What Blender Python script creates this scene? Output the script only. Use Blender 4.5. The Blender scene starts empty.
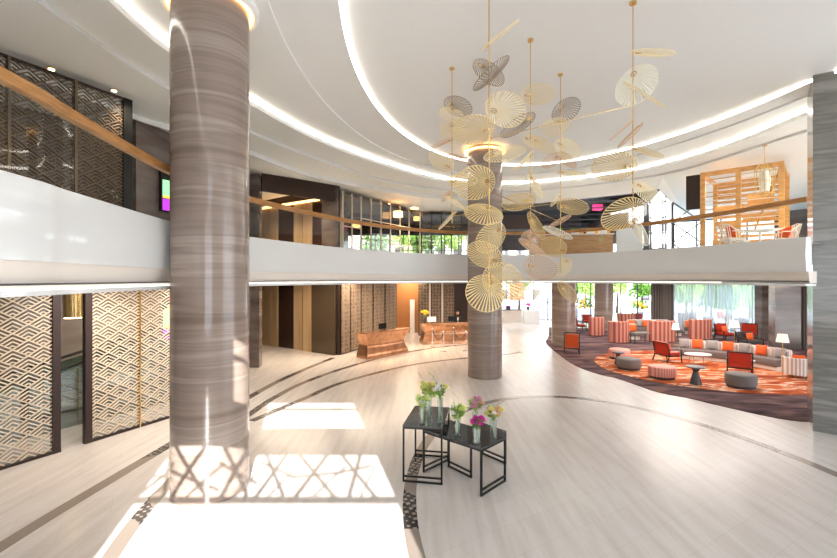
import bpy, bmesh, math, random
import numpy as np
from mathutils import Vector, Matrix
PI = math.pi
random.seed(7)
scn = bpy.context.scene
COL = scn.collection
F, HC = 430.0, 3.7

# ---------- photo pixel -> place ----------
def at(px, py, Y):
    return Vector(((px-418.5)/F*Y, Y, HC+(279-py)/F*Y))
def G(px, py, z=0.0):
    Y = F*(HC-z)/(py-279.0)
    return Vector(((px-418.5)/F*Y, Y, z))

# ---------- object helpers ----------
def tag(o, label=None, cat=None, group=None, kind=None):
    if label: o['label'] = label
    if cat: o['category'] = cat
    if group: o['group'] = group
    if kind: o['kind'] = kind
    return o
def empty(name, loc=(0,0,0), rz=0.0, label=None, cat=None, group=None, kind=None):
    o = bpy.data.objects.new(name, None); COL.objects.link(o)
    o.location = loc; o.rotation_euler = (0,0,rz); o.empty_display_size = .1
    return tag(o, label, cat, group, kind)
def kids(o):
    return [c for c in COL.objects if c.parent == o]
def copy_tree(o, parent=None):
    c = o.copy(); COL.objects.link(c)
    if parent: c.parent = parent
    for ch in kids(o): copy_tree(ch, c)
    return c

class MB:
    def __init__(s): s.bm = bmesh.new()
    def face(s, pts):
        return s.bm.faces.new([s.bm.verts.new(p) for p in pts])
    def box(s, c, size, rz=0.0, rot=None, bev=0.0):
        m = Matrix.Translation(c) @ (rot.to_4x4() if rot else Matrix.Rotation(rz,4,'Z')) @ Matrix.Diagonal((*size,1))
        r = bmesh.ops.create_cube(s.bm, size=1.0, matrix=m)
        if bev > 0:
            es = {e for v in r['verts'] for e in v.link_edges}
            bmesh.ops.bevel(s.bm, geom=list(es), offset=bev, segments=2, profile=.6, affect='EDGES')
        return s
    def bar(s, p0, p1, w, t, up=(0,0,1)):
        p0, p1 = Vector(p0), Vector(p1); d = p1-p0; L = d.length
        if L < 1e-6: return s
        x = d/L; y = Vector(up).cross(x)
        if y.length < 1e-4: y = Vector((0,1,0)).cross(x)
        y.normalize(); z = x.cross(y)
        R = Matrix((x,y,z)).transposed()
        m = Matrix.Translation((p0+p1)/2) @ R.to_4x4() @ Matrix.Diagonal((L,w,t,1))
        bmesh.ops.create_cube(s.bm, size=1.0, matrix=m); return s
    def tube(s, pts, r, n=8, closed=False):
        pts = [Vector(p) for p in pts]; rings = []; N = len(pts)
        for i, p in enumerate(pts):
            if closed: d = pts[(i+1)%N]-pts[i-1]
            else: d = pts[min(i+1,N-1)]-pts[max(i-1,0)]
            d.normalize()
            a = Vector((0,0,1)) if abs(d.z) < .9 else Vector((0,1,0))
            u = d.cross(a).normalized(); v = d.cross(u)
            rr = r[i] if isinstance(r,(list,tuple)) else r
            rings.append([s.bm.verts.new(p+u*math.cos(2*PI*k/n)*rr+v*math.sin(2*PI*k/n)*rr) for k in range(n)])
        for i in range(N if closed else N-1):
            a, b = rings[i], rings[(i+1)%N]
            for k in range(n):
                s.bm.faces.new((a[k],a[(k+1)%n],b[(k+1)%n],b[k]))
        if not closed:
            s.bm.faces.new(rings[0][::-1]); s.bm.faces.new(rings[-1])
        return s
    def lathe(s, prof, n=24, c=(0,0,0), sx=1, sy=1, cap=True):
        rings = []
        for r, z in prof:
            rings.append([s.bm.verts.new((c[0]+math.cos(2*PI*k/n)*r*sx, c[1]+math.sin(2*PI*k/n)*r*sy, c[2]+z)) for k in range(n)])
        for a, b in zip(rings, rings[1:]):
            for k in range(n): s.bm.faces.new((a[k],a[(k+1)%n],b[(k+1)%n],b[k]))
        if cap:
            s.bm.faces.new(rings[0][::-1]); s.bm.faces.new(rings[-1])
        return s
    def ball(s, c, r, sub=2, sc=(1,1,1)):
        m = Matrix.Translation(c) @ Matrix.Diagonal((r*sc[0],r*sc[1],r*sc[2],1))
        bmesh.ops.create_icosphere(s.bm, subdivisions=sub, radius=1, matrix=m); return s
    def loft(s, rings, cap=True):
        vr = [[s.bm.verts.new(p) for p in r] for r in rings]
        n = len(vr[0])
        for a, b in zip(vr, vr[1:]):
            for k in range(n): s.bm.faces.new((a[k],a[(k+1)%n],b[(k+1)%n],b[k]))
        if cap:
            s.bm.faces.new(vr[0][::-1]); s.bm.faces.new(vr[-1])
        return s
    def sweep(s, path, prof, closed=False):
        """prof: (out, z) loop swept along a plan path (x,y); out>0 = away from the path's left side"""
        N = len(path); rings = []
        for i in range(N):
            a = path[i-1] if (i or closed) else path[0]; b = path[(i+1)%N] if (closed or i < N-1) else path[-1]
            d = Vector((b[0]-a[0], b[1]-a[1])).normalized(); nn = Vector((-d.y, d.x))
            rings.append([s.bm.verts.new((path[i][0]+nn.x*o, path[i][1]+nn.y*o, z)) for o, z in prof])
        m = len(prof)
        for i in range(N if closed else N-1):
            A, B = rings[i], rings[(i+1)%N]
            for k in range(m): s.bm.faces.new((A[k],A[(k+1)%m],B[(k+1)%m],B[k]))
        if not closed:
            s.bm.faces.new(rings[0][::-1]); s.bm.faces.new(rings[-1])
        return s
    def build(s, name, mat, parent=None, smooth=False, loc=None, rz=0.0, angle=40):
        bmesh.ops.recalc_face_normals(s.bm, faces=s.bm.faces)
        me = bpy.data.meshes.new(name); s.bm.to_mesh(me); s.bm.free()
        me.materials.append(mat)
        if smooth:
            for p in me.polygons: p.use_smooth = True
            try: me.set_sharp_from_angle(angle=math.radians(angle))
            except Exception: pass
        o = bpy.data.objects.new(name, me); COL.objects.link(o)
        if parent: o.parent = parent
        if loc is not None: o.location = loc
        o.rotation_euler = (0,0,rz)
        return o
def struct(o, kind='structure'):
    o['kind'] = kind; return o

def catmull(P, n=10, closed=False):
    P = [np.array(p, float) for p in P]; out = []; N = len(P)
    for i in range(N if closed else N-1):
        if closed: a,b,c,d = P[i-1],P[i],P[(i+1)%N],P[(i+2)%N]
        else: a,b,c,d = P[max(i-1,0)],P[i],P[i+1],P[min(i+2,N-1)]
        for k in range(n):
            t = k/n
            out.append(.5*((2*b)+(-a+c)*t+(2*a-5*b+4*c-d)*t*t+(-a+3*b-3*c+d)*t**3))
    if not closed: out.append(P[-1])
    return [tuple(float(v) for v in q) for q in out]

# ---------- materials ----------
def M(name, col, rough=.5, metal=0.0, spec=.5, trans=0.0, emit=None, es=0.0, alpha=1.0, coat=0.0, ior=1.45):
    m = bpy.data.materials.new(name); m.use_nodes = True
    b = m.node_tree.nodes['Principled BSDF']
    b.inputs['Base Color'].default_value = (*col,1)
    b.inputs['Roughness'].default_value = rough; b.inputs['Metallic'].default_value = metal
    b.inputs['Specular IOR Level'].default_value = spec
    b.inputs['Transmission Weight'].default_value = trans; b.inputs['IOR'].default_value = ior
    b.inputs['Alpha'].default_value = alpha; b.inputs['Coat Weight'].default_value = coat
    if emit: b.inputs['Emission Color'].default_value = (*emit,1); b.inputs['Emission Strength'].default_value = es
    return m
def nt(m): return m.node_tree.nodes, m.node_tree.links, m.node_tree.nodes['Principled BSDF']
def coords(m, scale, kind='Object', rot=(0,0,0)):
    N, L, b = nt(m)
    tc = N.new('ShaderNodeTexCoord'); mp = N.new('ShaderNodeMapping')
    mp.inputs['Scale'].default_value = scale; mp.inputs['Rotation'].default_value = rot
    L.new(tc.outputs[kind], mp.inputs['Vector']); return mp.outputs['Vector']
def ramp(m, fac, stops):
    N, L, b = nt(m); r = N.new('ShaderNodeValToRGB'); e = r.color_ramp.elements
    while len(e) < len(stops): e.new(.5)
    for el, (p, c) in zip(e, stops): el.position = p; el.color = (*c,1)
    L.new(fac, r.inputs['Fac']); return r.outputs['Color']
def noisy(name, stops, scale=(1,1,1), ns=3.0, detail=6, rough=.5, metal=0.0, rot=(0,0,0), bump=0.0, dist=0.0, **k):
    m = M(name, stops[0][1], rough, metal, **k); N, L, b = nt(m)
    n = N.new('ShaderNodeTexNoise'); n.inputs['Scale'].default_value = ns; n.inputs['Detail'].default_value = detail
    n.inputs['Distortion'].default_value = dist
    L.new(coords(m, scale, rot=rot), n.inputs['Vector'])
    L.new(ramp(m, n.outputs['Fac'], stops), b.inputs['Base Color'])
    if bump:
        bp = N.new('ShaderNodeBump'); bp.inputs['Strength'].default_value = bump; bp.inputs['Distance'].default_value = .01
        L.new(n.outputs['Fac'], bp.inputs['Height']); L.new(bp.outputs['Normal'], b.inputs['Normal'])
    return m
def striped(name, c1, c2, axis_scale, rough=.8, duty=.5, **k):
    """stripes of two yarn colours: a sine wave through object space"""
    m = M(name, c1, rough, **k); N, L, b = nt(m)
    w = N.new('ShaderNodeTexWave'); w.wave_type = 'BANDS'; w.bands_direction = 'X'
    w.inputs['Scale'].default_value = 1.0; w.inputs['Distortion'].default_value = .2
    L.new(coords(m, axis_scale), w.inputs['Vector'])
    L.new(ramp(m, w.outputs['Fac'], [(max(0,duty-.08),c1),(min(1,duty+.08),c2)]), b.inputs['Base Color'])
    return m

mt = {}
mt['stone'] = noisy('column_marble', [(.28,(.20,.148,.12)),(.44,(.285,.222,.185)),(.52,(.245,.188,.157)),(.62,(.35,.283,.24)),(.74,(.265,.212,.18))],
                    (.10,.10,1.9), 2.2, 10, .13, dist=.3, spec=.6)
mt['stone_grey'] = noisy('pillar_marble', [(.25,(.12,.115,.105)),(.42,(.24,.23,.21)),(.52,(.17,.165,.15)),(.64,(.31,.30,.275)),(.76,(.20,.19,.18))],
                    (.16,.16,1.5), 2.6, 9, .15, dist=.3, spec=.6)
mt['stone_dark'] = noisy('wall_marble', [(.3,(.07,.05,.045)),(.5,(.16,.125,.11)),(.7,(.22,.18,.16))], (.3,.3,1.6), 1.5, 8, .2)
def marble_floor():
    m = noisy('floor_marble', [(.25,(.53,.49,.46)),(.45,(.59,.555,.53)),(.6,(.64,.61,.59)),(.8,(.56,.52,.49))],
              (1,.08,1), 6.0, 10, .24, rot=(0,0,-.55), dist=.15, spec=.45)
    N, L, b = nt(m)
    br = N.new('ShaderNodeTexBrick'); br.offset = .5
    br.inputs['Scale'].default_value = 1.0; br.inputs['Brick Width'].default_value = 1.2; br.inputs['Row Height'].default_value = .6
    br.inputs['Mortar Size'].default_value = .004; br.inputs['Mortar Smooth'].default_value = .1
    br.inputs['Color1'].default_value = (1,1,1,1); br.inputs['Color2'].default_value = (.965,.96,.955,1); br.inputs['Mortar'].default_value = (.86,.84,.82,1)
    L.new(coords(m,(1,1,1),rot=(0,0,-.55)), br.inputs['Vector'])
    mx = N.new('ShaderNodeMixRGB'); mx.blend_type = 'MULTIPLY'; mx.inputs['Fac'].default_value = 1
    src = b.inputs['Base Color'].links[0].from_socket
    L.new(src, mx.inputs['Color1']); L.new(br.outputs['Color'], mx.inputs['Color2']); L.new(mx.outputs['Color'], b.inputs['Base Color'])
    return m
mt['floor'] = marble_floor()
def band_mat():
    m = M('mosaic_band', (.3,.25,.22), .2); N, L, b = nt(m)
    v = N.new('ShaderNodeTexVoronoi'); v.feature = 'F1'; v.distance = 'MANHATTAN'; v.inputs['Scale'].default_value = 9.0; v.inputs['Randomness'].default_value = .25
    L.new(coords(m,(1,1,1),rot=(0,0,.5)), v.inputs['Vector'])
    n = N.new('ShaderNodeTexNoise'); n.inputs['Scale'].default_value = .55; n.inputs['Detail'].default_value = 0
    L.new(coords(m,(1,1,1)), n.inputs['Vector'])
    c1 = ramp(m, v.outputs['Distance'], [(.42,(.30,.25,.22)),(.48,(.035,.03,.03))])
    r = N.new('ShaderNodeValToRGB'); r.color_ramp.interpolation = 'CONSTANT'; r.color_ramp.elements[1].position = .5
    L.new(n.outputs['Fac'], r.inputs['Fac'])
    mx = N.new('ShaderNodeMixRGB'); mx.inputs['Color1'].default_value = (.26,.215,.185,1)
    L.new(r.outputs['Color'], mx.inputs['Fac']); L.new(c1, mx.inputs['Color2']); L.new(mx.outputs['Color'], b.inputs['Base Color'])
    return m
mt['band'] = band_mat()
mt['carpet'] = noisy('carpet_purple', [(.35,(.05,.03,.035)),(.5,(.12,.075,.08)),(.60,(.19,.12,.12)),(.70,(.25,.13,.08))], (.5,1.6,1), 1.1, 4, .95, rot=(0,0,.5), dist=1.0, spec=.1)
mt['rug'] = noisy('rug_orange', [(.36,(.28,.05,.02)),(.49,(.46,.11,.035)),(.545,(.60,.19,.07)),(.575,(.72,.55,.42)),(.615,(.70,.50,.36)),(.64,(.44,.10,.035))], (.45,1.8,1), 1.5, 3, .95, rot=(0,0,-.5), dist=1.3, spec=.1)
mt['white'] = M('ceiling_plaster', (.88,.885,.87), .6)
mt['fascia'] = M('fascia_gloss_white', (.78,.79,.78), .14, coat=.4)
mt['fascia_low'] = M('fascia_cream', (.83,.76,.69), .35)
mt['cove'] = M('cove_led', (1,1,1), .5, emit=(1,.92,.80), es=4.5)
mt['cove_warm'] = M('cove_led_amber', (1,.8,.5), .5, emit=(1,.55,.18), es=2.0)
mt['cove_soft'] = M('lip_led', (1,1,1), .5, emit=(1,.95,.86), es=.7)
mt['wood_rail'] = noisy('handrail_oak', [(.3,(.30,.13,.035)),(.5,(.43,.20,.06)),(.7,(.52,.26,.09))], (1,1,9), 3, 6, .35)
mt['wood_pav'] = noisy('pavilion_timber', [(.3,(.62,.30,.09)),(.6,(.80,.44,.16))], (1,1,4), 3, 5, .45)
mt['wood_bar'] = noisy('bar_timber', [(.3,(.36,.19,.08)),(.6,(.55,.32,.15))], (1,1,12), 2, 6, .4)
mt['wood_dark'] = M('dark_wood', (.035,.018,.012), .35)
mt['black'] = M('black_metal', (.018,.019,.02), .3, metal=.6)
mt['black_top'] = M('black_glass_top', (.03,.035,.035), .06, spec=.8)
mt['charcoal'] = M('charcoal', (.05,.045,.045), .5)
mt['bronze'] = M('bronze_frame', (.05,.032,.028), .3, metal=.4)
mt['lattice'] = M('lattice_champagne', (.80,.68,.54), .4, metal=.1)
mt['behind'] = noisy('corridor_stone', [(.3,(.20,.15,.12)),(.7,(.32,.26,.21))], (.4,.4,1.5), 1.2, 5, .35)
mt['lattice_dark'] = M('lattice_bronze', (.16,.115,.075), .4, metal=.4)
mt['brass'] = M('brass', (.75,.52,.22), .25, metal=1)
mt['chrome'] = M('chrome', (.75,.75,.76), .12, metal=1)
mt['copper'] = noisy('hammered_copper', [(.3,(.44,.20,.10)),(.6,(.68,.37,.21))], (1,1,1), 3, 4, .22, metal=.85)
def thin_glass(name, tint, w=.10):
    m = bpy.data.materials.new(name); m.use_nodes = True; N = m.node_tree.nodes; L = m.node_tree.links
    N.remove(N['Principled BSDF']); t = N.new('ShaderNodeBsdfTransparent'); t.inputs['Color'].default_value = (*tint,1)
    g = N.new('ShaderNodeBsdfGlossy'); g.inputs['Roughness'].default_value = .02
    x = N.new('ShaderNodeMixShader'); x.inputs['Fac'].default_value = w
    L.new(t.outputs[0], x.inputs[1]); L.new(g.outputs[0], x.inputs[2]); L.new(x.outputs[0], N['Material Output'].inputs['Surface'])
    return m
mt['glass'] = thin_glass('clear_glass', (.97,.98,.98), .03)
mt['glass_smoke'] = thin_glass('smoked_glass', (.55,.52,.48), .12)
mt['glass_green'] = thin_glass('stair_glass', (.55,.68,.62), .25)
mt['vase'] = thin_glass('vase_glass', (.90,.95,.93), .2)
def sheer(name, col, f):
    m = bpy.data.materials.new(name); m.use_nodes = True; N = m.node_tree.nodes; L = m.node_tree.links
    b = N['Principled BSDF']; b.inputs['Base Color'].default_value = (*col,1); b.inputs['Roughness'].default_value = .9
    t = N.new('ShaderNodeBsdfTransparent'); tr = N.new('ShaderNodeBsdfTranslucent'); tr.inputs['Color'].default_value = (*col,1)
    a = N.new('ShaderNodeMixShader'); a.inputs['Fac'].default_value = .6; L.new(b.outputs[0],a.inputs[1]); L.new(tr.outputs[0],a.inputs[2])
    x = N.new('ShaderNodeMixShader'); x.inputs['Fac'].default_value = f; L.new(t.outputs[0],x.inputs[1]); L.new(a.outputs[0],x.inputs[2])
    L.new(x.outputs[0], N['Material Output'].inputs['Surface']); return m
mt['sheer'] = sheer('sheer_curtain', (.74,.82,.84), .40)
mt['drape'] = striped('drape_taupe', (.13,.11,.095), (.24,.21,.185), (6,6,0), .9)
mt['gold_leafed'] = M('fan_gold', (.80,.62,.30), .4, metal=.2)
mt['fan_pale'] = M('fan_pale_gold', (.88,.75,.47), .45, metal=.15)
mt['fan_grey'] = M('fan_smoke', (.30,.235,.17), .4, metal=.3)
mt['fan_white'] = M('fan_ivory', (.93,.91,.78), .5)
mt['fan_copper'] = M('fan_rose', (.72,.50,.34), .4, metal=.3)
mt['red'] = M('red_leather', (.42,.03,.012), .45)
mt['orange'] = M('orange_fabric', (.85,.13,.025), .8)
mt['cush_grey'] = M('grey_cushion', (.33,.30,.285), .9)
mt['cush_cream'] = M('cream_cushion', (.78,.70,.60), .9)
mt['sofa_grey'] = M('sofa_grey', (.165,.135,.125), .85)
mt['pinkstripe'] = striped('pink_stripe', (.70,.25,.20), (.84,.45,.37), (4,4,0), .8)
mt['boothstripe'] = striped('booth_stripe', (.34,.085,.06), (.60,.27,.20), (1.4,1.4,0), .75)
mt['whitestripe'] = striped('white_stripe', (.80,.75,.70), (.50,.42,.38), (3,3,0), .8)
mt['ott_grey'] = M('ottoman_grey', (.20,.18,.17), .85)
mt['slate'] = M('slate_table', (.085,.075,.085), .4)
mt['marble_white'] = M('white_marble', (.82,.80,.78), .2)
mt['shade'] = M('lamp_shade', (.92,.89,.84), .8, emit=(1,.93,.82), es=.08)
mt['amber'] = M('amber_shade', (.9,.6,.25), .7, emit=(1,.55,.18), es=2.2)
mt['lift_gold'] = noisy('lift_champagne', [(.3,(.46,.31,.17)),(.7,(.58,.41,.24))], (1,1,.1), 3, 3, .35, metal=.3)
mt['panel_dark'] = M('espresso_panel', (.035,.018,.014), .18)
mt['panel_brass'] = M('dark_brass_panel', (.10,.07,.045), .22, metal=.3)
mt['amber_wall'] = M('amber_timber_wall', (.42,.19,.065), .4)
def pattern_panel():
    m = M('patterned_panel', (.4,.3,.2), .5); N, L, b = nt(m)
    v = N.new('ShaderNodeTexVoronoi'); v.distance = 'CHEBYCHEV'; v.feature = 'F1'; v.inputs['Scale'].default_value = 5.0; v.inputs['Randomness'].default_value = .3
    L.new(coords(m,(1,1,1)), v.inputs['Vector'])
    L.new(ramp(m, v.outputs['Distance'], [(.15,(.085,.05,.03)),(.3,(.20,.145,.10)),(.5,(.26,.195,.14))]), b.inputs['Base Color'])
    return m
mt['pattern'] = pattern_panel()
mt['pale_wall'] = noisy('pale_stone_wall', [(.3,(.60,.52,.45)),(.7,(.74,.67,.60))], (.4,.4,1.5), 1.2, 5, .35)
mt['dark_wall'] = M('dark_brown_wall', (.06,.04,.035), .5)
mt['black_ceiling'] = M('black_ceiling', (.02,.017,.018), .7)
mt['truss'] = M('truss_steel', (.10,.095,.10), .5)
mt['magenta'] = M('magenta_lamp', (.9,.05,.3), .5, emit=(1,.03,.18), es=.9)
mt['leaf'] = noisy('leaf_green', [(.3,(.06,.17,.02)),(.7,(.22,.42,.06))], (1,1,1), 6, 3, .6)
mt['leaf_bright'] = noisy('leaf_bright', [(.3,(.24,.46,.07)),(.7,(.52,.72,.20))], (1,1,1), 8, 3, .6)
mt['plum'] = M('plum_ceramic', (.10,.03,.12), .3)
mt['bark'] = M('bark', (.12,.08,.05), .9)
mt['yellow'] = M('petal_yellow', (.93,.84,.28), .6)
mt['lime'] = M('petal_lime', (.76,.85,.28), .6)
mt['pink'] = M('petal_pink', (.88,.42,.62), .6)
mt['magenta_p'] = M('petal_magenta', (.72,.05,.42), .6)
mt['peach'] = M('petal_peach', (.93,.55,.42), .6)
mt['petal_white'] = M('petal_white', (.92,.90,.84), .6)
mt['petal_orange'] = M('petal_orange', (.95,.45,.02), .6)
mt['paving'] = M('paving', (.62,.60,.57), .8)
mt['bright_build'] = M('white_render', (.85,.85,.84), .8)
mt['skin'] = M('skin', (.55,.33,.22), .5)
mt['hair'] = M('hair_black', (.012,.01,.01), .5)
mt['shirt'] = M('dark_suit', (.03,.03,.035), .8)
mt['shirt_white'] = M('white_shirt', (.8,.8,.78), .8)
mt['chair_cream'] = M('cream_chair', (.86,.78,.68), .6)
mt['water'] = M('screen_green', (.2,.6,.25), .3, emit=(.25,.8,.3), es=.9)
mt['scr_purple'] = M('screen_purple', (.3,.02,.4), .3, emit=(.35,.03,.5), es=.9)
mt['scr_yellow'] = M('screen_yellow', (.8,.6,.05), .3, emit=(.9,.55,.05), es=.9)
mt['scr_red'] = M('screen_red', (.6,.05,.1), .3, emit=(.6,.05,.1), es=.7)
mt['bulb'] = M('downlight_glow', (1,.8,.5), .5, emit=(1,.72,.38), es=9)

mt['orange_red'] = M('orange_red_leather', (.62,.09,.02), .3)
# ================= THE SETTING =================
FASC = catmull([(-3.6,-3.5),(-3.7,0),(-3.83,3.94),(-3.98,5.0),(-4.28,7.23),(-4.3,8.6),(-3.95,10.3),(-2.5,13.6),(-.6,16.1),(1.87,17.6),(4.77,17.75),
                (6.4,16.75),(7.6,15.2),(8.35,13.6),(8.85,12.1),(9.2,10.2)], 8)
BOUND = [(-14,-4),(-14,28),(-6,33.2),(4,33.2),(5,41),(14,38),(18.7,31.5),(22.6,27.5),(25,24),(25,9.5)]
def cross2(ax,ay,bx,by): return ax*by-ay*bx
def raycast(poly, c, ang, closed=True):
    dx, dy = math.cos(ang), math.sin(ang); best = None; n = len(poly)
    for i in range(n if closed else n-1):
        a, b = poly[i], poly[(i+1)%n]; ex, ey = b[0]-a[0], b[1]-a[1]
        den = cross2(dx,dy,ex,ey)
        if abs(den) < 1e-9: continue
        wx, wy = a[0]-c[0], a[1]-c[1]
        t = cross2(wx,wy,ex,ey)/den; u = cross2(wx,wy,dx,dy)/den
        if t > 0 and -1e-6 <= u <= 1+1e-6 and (best is None or t < best): best = t
    return best

# ground floor
f = MB(); f.face([(-16,-4,0),(26,-4,0),(26,44,0),(-16,44,0)]); struct(f.build('floor', mt['floor']))
def ribbon(path, w, z0=.0, z1=.004, closed=False):
    return MB().sweep(path, [(-w/2,z0),(-w/2,z1),(w/2,z1),(w/2,z0)], closed)
ring = [(3.9+4.05*math.cos(t), 7.3+6.25*math.sin(t)) for t in [2*PI*k/120 for k in range(120)]]
struct(ribbon(ring, .22, closed=True).build('trim_1', mt['band']))
struct(ribbon(catmull([(-5.6,2),(-5.75,4.5),(-5.76,6.3),(-5.67,7.9),(-5.55,9.6),(-5.4,12),(-5.17,14.8),(-4.77,17.1),(-4.0,20.2)],10), .24).build('trim_2', mt['band']))
struct(ribbon(catmull([(-3.2,3.0),(-4.13,5.83),(-4.5,7.7),(-4.68,10),(-4.62,11.8),(-4.5,13.4),(-4.08,15.4),(-3,18),(-1.13,21.1),(1.53,23.6),(5,25.3)],10), .22).build('trim_3', mt['band']))
struct(ribbon(catmull([(-4.35,11.2),(-3.9,12.4),(-3.5,13.4),(-2.7,15.4),(-.7,18.1),(1.26,19.6),(4.1,21.0),(5.2,21.8)],10), .22).build('trim_4', mt['band']))
# lounge carpet
ce = [G(*p) for p in [(548,337.7),(546,343),(558,354),(576,366),(601,375),(617,378.5),(657,392),(690,398.6),(719,405.7),(778,418.5),(814,422.5)]]
ce = catmull([(8.8,29)]+[(v.x,v.y) for v in ce]+[(11.5,10.9)], 6)
cm = MB(); cp = [(x,y) for x,y in ce]+[(21,14),(24,25),(22.3,27.3),(18.4,31.1),(10,33)]
top = [cm.bm.verts.new((x,y,.012)) for x,y in cp]; bot = [cm.bm.verts.new((x,y,0)) for x,y in cp]
cm.bm.faces.new(top)
for i in range(len(cp)): cm.bm.faces.new((top[i],top[(i+1)%len(cp)],bot[(i+1)%len(cp)],bot[i]))
co = cm.build('floor_carpet', mt['carpet']); struct(co)

# balcony slab, fascia, lip
CEN = (3.0, 9.0)
sl = MB(); iv, ov = [], []
for (x,y) in FASC:
    ang = math.atan2(y-CEN[1], x-CEN[0]); r = raycast(BOUND, CEN, ang) or 12
    d0 = math.hypot(x-CEN[0],y-CEN[1]); r = max(r, d0+.4)
    o = (CEN[0]+r*math.cos(ang), CEN[1]+r*math.sin(ang)); k = (d0+.25)/d0
    iv.append((CEN[0]+(x-CEN[0])*k, CEN[1]+(y-CEN[1])*k)); ov.append(o)
for z in (3.56, 4.55):
    for i in range(len(FASC)-1):
        sl.face([(*iv[i],z),(*iv[i+1],z),(*ov[i+1],z),(*ov[i],z)])
struct(sl.build('floor_balcony', mt['white']))
# path runs clockwise from the left (inside on its right), so out>0 is away from the void
prof = [(0,3.88),(-.03,4.3),(0,4.7),(.12,4.7),(.16,4.5),(.16,3.88)]
struct(MB().sweep(FASC, prof).build('wall_balcony', mt['fascia'], smooth=True, angle=30))
prof = [(.10,3.60),(.06,3.88),(.3,3.88),(.3,3.60)]
struct(MB().sweep(FASC, prof).build('trim_5', mt['fascia_low']))
struct(MB().sweep(FASC, [(-.02,3.53),(-.02,3.585),(.28,3.585),(.28,3.53)]).build('trim_6', mt['fascia']))
sub = FASC[4:-10]
struct(MB().sweep(sub, [(.02,3.587),(.02,3.605),(.09,3.605),(.09,3.587)]).build('trim_7', mt['cove_soft']))
gr = MB()
for i in range(0, len(FASC)-1):
    a, b = FASC[i], FASC[i+1]
    for k in range(3):
        t = (k+.5)/3; x = a[0]+(b[0]-a[0])*t; y = a[1]+(b[1]-a[1])*t
        gr.bar((x,y,3.63),(x+(b[0]-a[0])*.28,y+(b[1]-a[1])*.28,3.63),.1,.02)
# air grille slots run along the cove
struct(MB().sweep(FASC, [(.05,3.635),(.05,3.655),(.09,3.655),(.09,3.635)]).build('trim_8', mt['truss']))
gr.bm.free()
# balustrade
bal = empty('balustrade', label='curved glass balustrade with a flat oak handrail running along the top of the white balcony', cat='balustrade')
MB().sweep(FASC, [(.055,4.705),(.055,5.54),(.067,5.54),(.067,4.705)]).build('glass_pane', mt['glass'], bal, smooth=True)
MB().sweep(FASC, [(.01,5.54),(0,5.60),(.01,5.66),(.11,5.66),(.12,5.6),(.11,5.54)]).build('handrail', mt['wood_rail'], bal, smooth=True, angle=30)

# ceiling: nested rings stepping down outwards
CC = (3.8, 9.4); NA = 180
C1 = [(4.15+5.65*math.cos(2*PI*k/160), 9.3+9.3*math.sin(2*PI*k/160)) for k in range(160)]
C1 = [(x+(10.6-y)*.35 if (x > 6 and y < 10.6) else x, y) for x, y in C1]
C2 = [(3.85+6.6*math.cos(2*PI*k/160), 9.5+10.65*math.sin(2*PI*k/160)) for k in range(160)]
C2 = [(x+(10.6-y)*.35 if (x > 6 and y < 10.6) else x, y) for x, y in C2]
C3 = catmull([(-5.2,7.55),(-4.95,9.6),(-4.5,11.5),(-3.4,14.5),(-1.4,17.7),(1.2,20.5),(4.3,21.6),(7.2,20.7),(9.4,19.0),(10.6,16.6),(11.0,14.4),(11.2,11.5),(12.6,7),(13.2,2.5),(11,-2.6),(3.5,-3.3),(-1.8,-2.8),(-4.6,1.5)], 10, True)
C4 = catmull([(-6.3,7.2),(-6.05,10.4),(-5.3,13.4),(-4.0,16.4),(-1.63,20),(1.13,22.2),(4.55,22.95),(7.3,21.9),(9.8,20.1),(11.2,18.3),(11.8,15.6),(12.2,13.2),(13.8,7),(14.3,1.5),(12,-2.9),(3.5,-3.45),(-3,-3.3),(-5.8,2)], 10, True)
CEILB = [(-15,-3.6),(-15,29),(-6,34.5),(3.6,34.5),(4.2,24.4),(6.8,24.1),(10.6,21.3),(11.35,20.4),(14,38),(18.9,31.8),(22.9,27.8),(26,24),(26,-3.6)]
angs = [2*PI*k/NA for k in range(NA)]
for v in CEILB: angs.append(math.atan2(v[1]-CC[1],v[0]-CC[0])%(2*PI))
angs = sorted(set(round(a,6) for a in angs))
def loop(curve, z):
    out = []
    for a in angs:
        r = raycast(curve, CC, a); out.append((CC[0]+r*math.cos(a), CC[1]+r*math.sin(a), z))
    return out
def zone(name, A, B, mat):
    m = MB(); n = len(angs)
    for i in range(n):
        j = (i+1)%n; m.face([A[i],A[j],B[j],B[i]])
    bmesh.ops.remove_doubles(m.bm, verts=m.bm.verts, dist=1e-5)
    return struct(m.build(name, mat))
m = MB(); m.face(loop(C1,8.66)); struct(m.build('ceiling', mt['white']))
zone('trim_9', loop(C1,8.66), loop(C1,8.59), mt['cove'])
zone('ceiling_inner_ring', loop(C1,8.59), loop(C2,8.60), mt['white'])
zone('trim_10', loop(C2,8.60), loop(C2,8.55), mt['white'])
zone('ceiling_middle_ring', loop(C2,8.55), loop(C3,8.58), mt['white'])
zone('trim_11', loop(C3,8.58), loop(C3,8.49), mt['cove'])
zone('trim_12', loop(C3,8.49), loop(C3,8.36), mt['white'])
zone('ceiling_outer_ring', loop(C3,8.36), loop(C4,8.38), mt['white'])
zone('trim_13', loop(C4,8.38), loop(C4,8.29), mt['fascia'])
zone('ceiling_soffit', loop(C4,8.29), loop(CEILB,7.95), mt['white'])
L5 = catmull([(-8.6,8.5),(-7.8,11.7),(-7.2,12.9),(-6.0,15.1),(-4.6,18.5),(-1.75,21.5),(1.2,23.4),(4.0,24.0)],10)
struct(MB().sweep(L5, [(0,8.08),(0,8.30),(.05,8.30),(.05,8.08)]).build('trim_14', mt['fascia']))
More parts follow.
